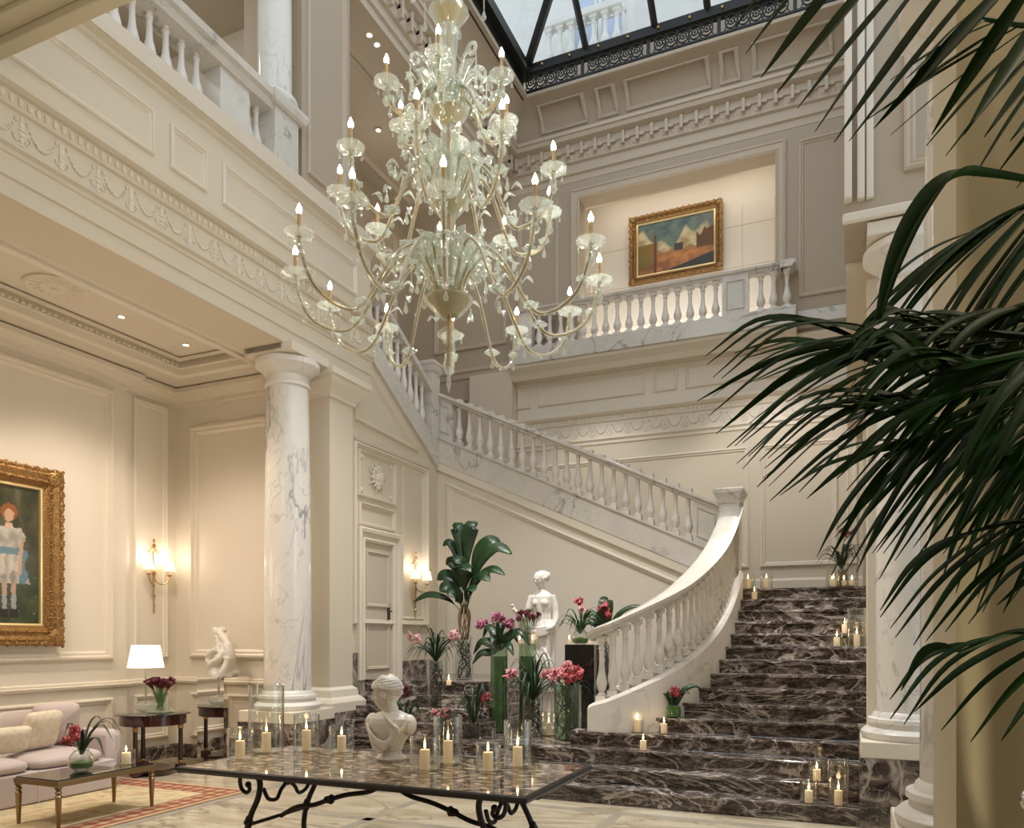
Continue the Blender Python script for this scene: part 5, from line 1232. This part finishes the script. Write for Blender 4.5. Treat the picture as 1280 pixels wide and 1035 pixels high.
def plant(name, x, y, z, leaves, flowers, label, cat='plant', leafm='leaf', lw=.016, droop=.4, fm='flower_red', fs=.045, rot=0, stems=None, broad=False, grp=None):
    """leaves: (azimuth deg, length, rise) ; flowers: (dx, dy, dz, cluster radius, count, material)"""
    t = thing(name, label, cat, (x, y, z), rot, grp)
    s0 = 0
    for k, lf in enumerate(leaves):
        az, ln, rise = lf[:3]; a = math.radians(az); wd = lf[3] if len(lf) > 3 else lw
        e = Vector((math.cos(a), math.sin(a), 0)); p0 = e*.012
        pts = cr([p0, p0+e*ln*.30+Vector((0, 0, rise*.75)), p0+e*ln*.68+Vector((0, 0, rise)), p0+e*ln+Vector((0, 0, rise-droop*ln))], 5)
        if broad: wf = lambda q, w_=wd: (w_*math.sin(PI*min(1, max(0, q-.22)/.78))**.75+.004) if len(leaves) > 12 else w_*math.sin(PI*min(1, (.02+q)**.75*.98))+.003
        else: wf = lambda q, w_=wd: w_*(1-q**3)*(.55+.45*math.sin(PI*q))
        MB().leaf(pts, wf, Vector((.35, -.7, .55)) if broad else None, .22).build('leaf', leafm, t, solid=.0025)
    for k, (dx, dy, dz, cr_, n, m) in enumerate(flowers):
        sb = MB().tube(cr([(0, 0, 0), (dx*.35, dy*.35, dz*.6), (dx, dy, dz)], 4), .004, 5).build('stem', 'stem', t)
        b = MB()
        for i in range(int(n*1.7)):
            d = Vector((random.gauss(0, 1), random.gauss(0, 1), random.gauss(0, .8))); d = d.normalized()*cr_*random.uniform(.4, 1)
            flower_head(b, (dx+d.x, dy+d.y, dz+d.z), fs*.8)
        b.build('flower', m, sb, solid=.002)
    return t
def fan(n, ln, rise, jit=.25, a0=0, w=None):
    out = []
    for k in range(n):
        l = ln*random.uniform(1-jit, 1); out.append((a0+k*360/n+random.uniform(-12, 12), l, rise*random.uniform(.5, 1.15))+((w,) if w else ()))
    return out
V = random.seed(11)
# P1 tall broad-leaved arrangement
x, y = -4.97, 9.75; z = 1.12
vase('cyl', x, y, z, .125, .62, 'tall glass vase of black twigs under the broad-leaved plant on the top tier', 'twig')
t = plant('broad_leaf_plant', x, y, z+.50, [(178, .34, 1.02, .06), (170, .16, 1.22, .105), (10, .14, 1.22, .11), (12, .52, 1.00, .115), (0, .72, .90, .10), (-8, .66, .60, .075), (-20, .50, .50, .10), (182, .42, .55, .11), (215, .34, .36, .12), (185, .78, .28, .055), (-60, .22, .62, .12), (-100, .18, .72, .12), (-45, .40, .34, .09), (240, .26, .28, .12), (175, .3, .75, .09)], [], 'big dark broad-leaved plant with bare roots above the tall twig vase', droop=.12, broad=True)
for c in t.children: c.location.z = .42
b = MB()
for k in range(26):
    a = random.uniform(0, 2*PI); b.tube(cr([(.02*math.cos(a), .02*math.sin(a), .98-.42), (.085*math.cos(a), .085*math.sin(a), .42), (.07*math.cos(a+.4), .07*math.sin(a+.4), .2), (.05*math.cos(a+.8), .05*math.sin(a+.8), .06)], 4), .007, 5)
b.build('roots', 'root', t)
# P2 blush orchids
x, y = A(543, 881, .80); x, y = -5.02, 9.02; z = .96
vase('cyl', x, y, z-.16, .12, .62, 'glass vase of dark roots with pale pink orchids left of tall vase', 'twig')
plant('pink_orchid', x, y, z+.44, fan(24, .46, .28)+fan(8, .25, .45)+[(175, .5, .22), (5, .5, .2)], [(-.32, -.05, .30, .10, 9, 'flower_blush'), (.28, .0, .34, .10, 9, 'flower_blush')], 'orchid with two blush pink flower heads left of the tall plant', leafm='leaf', fs=.055)
# P3 beside the bust
x, y = A(506, 915, .64)
vase('cyl', x, y, .64, .07, .10, 'short glass vase half hidden behind the bust shoulder', 'twig')
plant('dark_orchid', x, y, .72, fan(18, .38, .30), [(.02, -.04, .40, .09, 9, 'flower_dark')], 'dark red orchid right behind the marble bust', fs=.05)
# P4
x, y = A(553, 925, .48)
vase('bowl', x, y, .48, .12, .22, 'low glass bowl holding a small coral orchid behind the table', 'twig')
plant('coral_orchid', x, y, .64, fan(10, .26, .20), [(-.08, -.03, .16, .06, 6, 'flower_pink'), (.05, -.03, .16, .06, 6, 'flower_red')], 'small coral red orchid low behind the table candles', fs=.045)
# P5
x, y = A(592, 922, .48)
vase('cyl', x, y, .48, .09, .20, 'short glass vase of spiky orchid left of the tall green vase', 'twig')
plant('red_orchid', x, y, .66, fan(20, .38, .42), [(.20, -.05, .30, .075, 9, 'flower_red')], 'spiky orchid with one red flower left of the tall green vase', fs=.045)
# P6
x, y = -4.16, 9.15
vase('cyl', x, y, .48, .115, 1.15, 'very tall cylinder vase filled with green in the middle', 'green', 'green_glass')
plant('magenta_orchid', x, y, 1.55, [(170, .40, .10, .07), (-170, .35, -.05, .06), (0, .42, .22, .07), (-30, .30, .05, .07), (150, .36, .30, .06), (-90, .25, .15, .06), (60, .3, .2, .05), (-60, .2, .35, .05)], [(-.24, -.04, .33, .09, 10, 'flower_magenta'), (.0, -.06, .40, .10, 12, 'flower_magenta'), (.12, -.02, .33, .08, 9, 'flower_magenta'), (.27, 0, .40, .02, 2, 'flower_dark')], 'magenta orchids with broad leaves in the tallest green vase', broad=True, fs=.055)
# P7
x, y = -3.86, 9.40
vase('cyl', x, y, .48, .12, 1.15, 'green filled cylinder vase left of the statue', 'green', 'green_glass')
t = thing('glass_vase', 'small clear vase of dark callas left of statue', 'vase', (x, y, 1.64), 0, 'glass vases')
MB().lathe([(.0001, 0), (.05, 0), (.055, .01), (.05, .2), (.06, .22), (.046, .2), (.048, .02), (.0001, .012)], 24).build('glass', 'clear_glass', t)
def callas(x, y, z, n, sp, h, label, m='flower_dark', s=1.0):
    t = thing('calla_lilies', label, 'flowers', (x, y, z))
    for k in range(n):
        a = k*2.4; r = sp*math.sqrt((k+.5)/n); dx, dy = r*math.cos(a), r*math.sin(a)*.7; hh = h*random.uniform(.82, 1.05)
        sb = MB().tube(cr([(dx*.2, dy*.2, .01), (dx*.5, dy*.5, hh*.6), (dx, dy, hh)], 4), .005, 5).build('stem', 'stem', t)
        M3 = Matrix.Rotation(a, 3, 'Z')@Matrix.Rotation(.5, 3, 'Y')
        MB().lathe([(.006*s, 0), (.012*s, .03*s), (.026*s, .06*s), (.036*s, .085*s), (.03*s, .08*s), (.008*s, .04*s)], 12, (dx, dy, hh-.01), M3).ball((dx, dy, hh+.05*s), (.006*s, .006*s, .03*s), 6, 4, M3).build('flower', m, sb)
    return t
callas(x, y, 1.655, 11, .13, .34, 'bunch of dark burgundy callas left of the statue')
# P8
x, y = A(668, 921, .48)
x, y = -3.62, 8.98
vase('cyl', x, y, .48, .13, .50, 'glass vase packed with dark roots in front of the statue', 'twig')
plant('red_spider_orchid', x, y, .92, fan(26, .55, .34)+fan(12, .36, .52, a0=20), [(-.27, -.08, .34, .09, 10, 'flower_pink'), (.20, -.08, .34, .07, 8, 'flower_pink')], 'spiky orchid with two coral flower heads before the statue', fs=.05)
# P9
x, y = -3.12, 8.86
vase('cyl', x, y, .48, .165, .66, 'wide glass vase of roots left of the balustrade foot', 'twig', 'green_glass')
plant('coral_orchid', x, y, 1.06, fan(12, .34, .12), [(-.12, -.06, .20, .12, 14, 'flower_pink'), (.10, -.08, .22, .12, 14, 'flower_red'), (.0, .04, .26, .10, 10, 'flower_pink')], 'mass of coral pink orchids nearest the balustrade foot', fs=.06)
# P10 black box with bowl
bxl = tag(MB().box(-.20, .20, -.18, .18, 0, 1.14).build('display_plinth', 'black_lacquer', None, smooth=False, loc=(-3.20, 9.72, .48), bevel=.004), 'glossy black display plinth right of the statue', 'plinth')
vase('bowl', -3.24, 9.70, 1.62, .12, .20, 'round glass bowl on the black plinth', 'water')
plant('spider_orchid', -3.24, 9.70, 1.76, fan(16, .40, .26)+fan(8, .3, .34, a0=10), [(-.02, -.05, .42, .06, 6, 'flower_red'), (.05, -.08, .30, .06, 5, 'flower_blush')], 'spidery orchid with small red flowers on the black plinth', leafm='leaf_light', fs=.05)
for dx in (-.15, .14):
    candle(-3.20+dx, 9.58, 1.62, 'tea candle on the black plinth, '+('left' if dx < 0 else 'right')+' of the glass bowl', .03, .05, None)
candle(-3.95, 9.33, 1.63+.0, 'tea candle at the left rim of green vase near callas', .02, .04); candle(-3.77, 9.33, 1.63, 'tea candle at the right rim of green vase near callas', .02, .04)
# P11
x, y = -2.98, 9.92
vase('cyl', x, y, .48, .085, 1.38, 'slender very tall glass vase right of the black plinth', 'twig')
plant('broad_leaf_orchid', x, y, 1.70, [(95, .18, .52, .10), (-90, .14, .42, .10), (5, .62, .42, .035), (-15, .42, .26, .035), (170, .3, .3, .05), (20, .34, .16, .03), (200, .28, .2, .03), (-60, .3, .1, .03)], [(.02, -.10, .42, .07, 9, 'flower_red'), (.08, -.08, .32, .05, 6, 'flower_red')], 'red flower with broad dark leaves in the slender tall vase', broad=True, droop=.15, fs=.055)
# P12 bromeliad on the step
x, y = -1.83, lev(5)+.10
vase('bowl', x, y, .80, .085, .15, 'small round glass bowl on the step beside the balustrade', 'green', 'green_glass')
plant('red_bromeliad', x, y, .90, [(165, .30, .26, .03), (15, .30, .26, .03), (190, .18, .2, .03), (-20, .2, .2, .03), (80, .16, .22, .03), (-95, .12, .15, .03)], [(.03, -.03, .20, .06, 14, 'flower_red')], 'red bromeliad in a glass bowl on the dark steps', broad=True, droop=.1, fs=.05)
# P13 landing
p_ = at(1060, 735, Y=lev(15)+.32); p_.x -= .08
vase('cyl', p_.x, p_.y, 2.4, .21, .30, 'wide fluted glass cylinder on the landing', None)
plant('landing_orchid', p_.x, p_.y, 2.66, fan(20, .34, .28)+[(0, .01, .0)], [(.05, -.04, .50, .07, 10, 'flower_red')], 'orchid with one red bloom on the landing by the right wall', fs=.045)
vase('cyl', p_.x, p_.y, 2.41, .09, .28, 'inner glass vase of the landing orchid', 'root')
for dx in (-.12, .03, .13): candle(p_.x+dx, p_.y-.16, 2.415, 'tea candle inside the wide landing cylinder, '+{-.12: 'left', .03: 'middle', .13: 'right'}[dx]+' one', .03, .07)
# coffee table
x, y = -6.68, 5.12
vase('bowl', x, y, .448, .115, .20, 'round glass bowl on the coffee table', 'water')
plant('cymbidium', x, y, .60, [(170, .30, .28, .016), (10, .34, .28, .022), (-10, .40, .17, .025), (30, .36, .34, .02), (60, .3, .3, .02), (-30, .26, .25, .02), (80, .2, .35, .018)], [(-.17, -.03, .12, .05, 5, 'flower_red'), (-.02, -.05, .20, .06, 8, 'flower_red'), (-.08, 0, .24, .03, 3, 'flower_red')], 'dark red orchid in a round bowl on the coffee table', fs=.05)
candle(-6.60, 5.55, .448, 'candle in a low glass on the coffee table', .045, .11, (.085, .145), None, .4)
# side table
x, y = -7.88, 7.13
vase('flask', x, y, .773, .17, .25, 'wide based glass vase on the side table', None, 'green_glass')
callas(x, y, .79, 16, .15, .33, 'burgundy callas in the glass vase on the side table', 'flower_dark', 1.3)
# ================================================================== palm
pm = thing('potted_palm', 'large dark kentia palm filling the right foreground', 'palm', (0, 0, 0))
MB().lathe([(.17, 0), (.22, .02), (.26, .42), (.28, .45), (.24, .45), (.22, .40), (.0001, .40)], 32, (1.10, 2.05, 0)).build('pot', 'pot', pm)
MB().lathe([(.0001, .41), (.225, .41)], 24, (1.10, 2.05, 0)).build('soil', 'earth', pm)
def G(px, py, Y): return at(px, py, Y=Y)
BASE = Vector((1.10, 2.05, .42))
def lance(b, p0, p1, w_, sag, n=9):
    "one narrow leaflet from its foot to its tip, sagging between"
    mid = p0.lerp(p1, .5); pts = cr([p0, p0.lerp(p1, .33)+Vector((0, 0, sag*.8)), p0.lerp(p1, .66)+Vector((0, 0, sag)), p1], 4)
    d = (p1-p0).normalized(); nr = Vector((random.uniform(-.5, .6), -.55, .75+random.uniform(-.4, .3)))
    b.leaf(pts, lambda u: w_*(math.sin(PI*min(1, .06+.60*u))**.9)*(1-u**2.2)+.0006, nr, .3)
def frond(rachis, tips, n, yy, wmax, sag, seed, jit=14, both=True):
    """rachis: surveyed points (px, py); tips: polyline of leaflet tips; yy: distances of foot and tip rows"""
    rnd = random.Random(seed); random.seed(seed)
    rp = cr([G(q[0], q[1], yy[0]+(yy[1]-yy[0])*i/(len(rachis)-1)) for i, q in enumerate(rachis)], 8)
    b = MB(); b.tube([BASE]+rp, [.013]+[.010*(1-.7*i/len(rp)) for i in range(len(rp))], 6)
    tp = cr([Vector((q[0], q[1], 0)) for q in tips], 8)
    for k in range(n):
        t = k/(n-1); i = min(len(rp)-1, int((.12+.88*t)*(len(rp)-1))); j = min(len(tp)-1, int(t*(len(tp)-1)+.5))
        q = tp[j]; yt = yy[1]+rnd.uniform(-.22, .12)
        e = G(q.x+rnd.uniform(-jit, jit), q.y+rnd.uniform(-jit, jit), yt)
        lance(b, rp[i], e, wmax*(1.0 if wmax == .0185 else .74)*rnd.uniform(.7, 1.15), sag*rnd.uniform(.6, 1.3))
    return b.build('frond', 'palm_leaf', pm, solid=.001)
# fronds, each with its rachis and the line its leaflet tips reach
FR = [
 ([(1420, 60), (1300, -40), (1160, -60), (1000, -70)], [(1262, 178), (1218, 168), (1187, 172), (1092, 160), (1057, 180), (1024, 174), (997, 136), (963, 112), (940, 75), (915, 40)], 13, (1.75, 1.5), .0185, .0, 3),
 ([(1400, 130), (1330, 40), (1270, 30), (1210, 20)], [(1270, 230), (1215, 215), (1150, 185), (1085, 160), (1120, 105), (1145, 100)], 11, (1.95, 1.85), .010, .01, 8),
 ([(1400, 330), (1330, 250), (1270, 262), (1215, 290)], [(1272, 440), (1222, 445), (1190, 455), (1160, 470), (1130, 442), (1110, 425), (1080, 440), (1060, 446), (1085, 400)], 20, (2.1, 2.0), .015, .03, 10),
 ([(1400, 480), (1300, 425), (1180, 418), (1075, 425)], [(1240, 560), (1130, 560), (1060, 540), (1000, 500), (950, 520), (912, 560), (880, 506), (900, 470), (884, 447)], 22, (1.85, 1.7), .020, .055, 9),
 ([(1400, 500), (1310, 440), (1200, 440), (1110, 460)], [(1290, 600), (1200, 610), (1120, 600), (1060, 560), (1010, 520), (985, 505), (960, 480), (930, 460), (925, 430)], 20, (2.1, 2.0), .018, .04, 12),
 ([(1410, 540), (1310, 480), (1200, 490), (1120, 520)], [(1260, 640), (1200, 650), (1110, 640), (1040, 605), (985, 625), (942, 606), (958, 580), (935, 560), (925, 585)], 22, (1.7, 1.6), .018, .05, 10),
 ([(1420, 590), (1330, 520), (1230, 530), (1130, 560)], [(1290, 700), (1210, 700), (1150, 690), (1090, 700), (1062, 668), (1040, 640), (1000, 630), (985, 612)], 16, (2.0, 1.9), .016, .04, 16),
 ([(1380, 520), (1290, 500), (1170, 540), (1105, 570)], [(1200, 640), (1160, 700), (1110, 690), (1085, 720), (1072, 705), (1055, 715), (1035, 690), (1012, 688)], 13, (1.8, 1.7), .013, .02, 12),
 ([(1400, 420), (1310, 380), (1230, 400), (1170, 430)], [(1270, 580), (1200, 580), (1130, 520), (1080, 480), (1050, 440), (1065, 420)], 18, (1.9, 1.8), .018, .05, 14),
 ([(1400, 720), (1340, 660), (1270, 652), (1215, 665)], [(1250, 760), (1195, 782), (1165, 800), (1140, 805), (1118, 795), (1105, 778), (1098, 762)], 9, (1.75, 1.65), .015, .035, 5),
 ([(1400, 860), (1350, 800), (1270, 790), (1200, 815)], [(1275, 900), (1240, 930), (1188, 925), (1148, 890), (1120, 905), (1106, 882), (1130, 860)], 9, (1.6, 1.5), .014, .03, 5),
 ([(1420, 700), (1350, 580), (1280, 560), (1225, 590)], [(1280, 760), (1240, 770), (1215, 750), (1190, 730), (1165, 700)], 12, (2.0, 1.9), .014, .03, 12)]
FR += [([(1400, 470), (1330, 440), (1240, 450), (1160, 470)], [(1290, 560), (1230, 590), (1170, 590), (1100, 560), (1070, 520), (1060, 490), (1065, 450)], 20, (1.6, 1.55), .024, .05, 14),
 ([(1400, 440), (1340, 410), (1260, 400), (1190, 420)], [(1290, 520), (1240, 540), (1180, 540), (1120, 500), (1090, 460), (1100, 430)], 18, (2.2, 2.1), .026, .05, 14),
 ([(1400, 560), (1340, 520), (1270, 520), (1200, 540)], [(1290, 640), (1250, 660), (1200, 640), (1160, 610), (1120, 590), (1125, 560)], 16, (1.9, 1.85), .022, .04, 14)]
for k, (ra, ti, n_, yy, wd, sg, jt) in enumerate(FR): frond(ra, ti, n_, yy, wd, sg, 60+k, jt)
# broad folded leaf
P = [G(1330, 236, 1.7), G(1240, 222, 1.68), G(1190, 224, 1.66), G(1150, 270, 1.64), G(1120, 330, 1.62), G(1098, 400, 1.6)]
MB().tube([BASE, G(1400, 500, 1.75), G(1330, 236, 1.7)], .008, 6).leaf(cr(P, 6), lambda u: .026*math.sin(PI*min(1, .15+.8*u))+.002, Vector((0, -.5, 1)), .5).build('frond', 'palm_leaf', pm, solid=.001)
for k in range(6):
    a = k*1.05; MB().tube(cr([BASE+Vector((.06*math.cos(a), .06*math.sin(a), 0)), BASE+Vector((.12*math.cos(a), .12*math.sin(a), .7)), BASE+Vector((.26*math.cos(a), .26*math.sin(a)*.6, 1.7))], 5), .026, 6).build('stem', 'palm_stem', pm)
# chair knob at the lower right edge
p_ = G(1283, 1000, 1.9)
t = thing('chair', 'chair back with a round dark knob at the lower right edge', 'chair', (p_.x+.02, p_.y, 0))
MB().tube([(0, 0, 0), (0, 0, p_.z-.04)], .018, 10).tube([(.45, 0, 0), (.45, 0, p_.z-.04)], .018, 10).build('back_post', 'dark_wood', t)
MB().ball((0, 0, p_.z), .032, 14, 10).ball((.45, 0, p_.z), .032, 14, 10).build('knob', 'chrome', t)
MB().box(.0, .45, -.012, .012, p_.z-.22, p_.z-.08).build('backrest', 'dark_wood', t, smooth=False, bevel=.01)
MB().box(-.02, .47, -.45, .02, .42, .47).build('seat', 'sofa_fabric', t, bevel=.02)
for x in (0, .45): MB().tube([(x, -.42, 0), (x, -.42, .43)], .018, 8).build('leg', 'dark_wood', t)
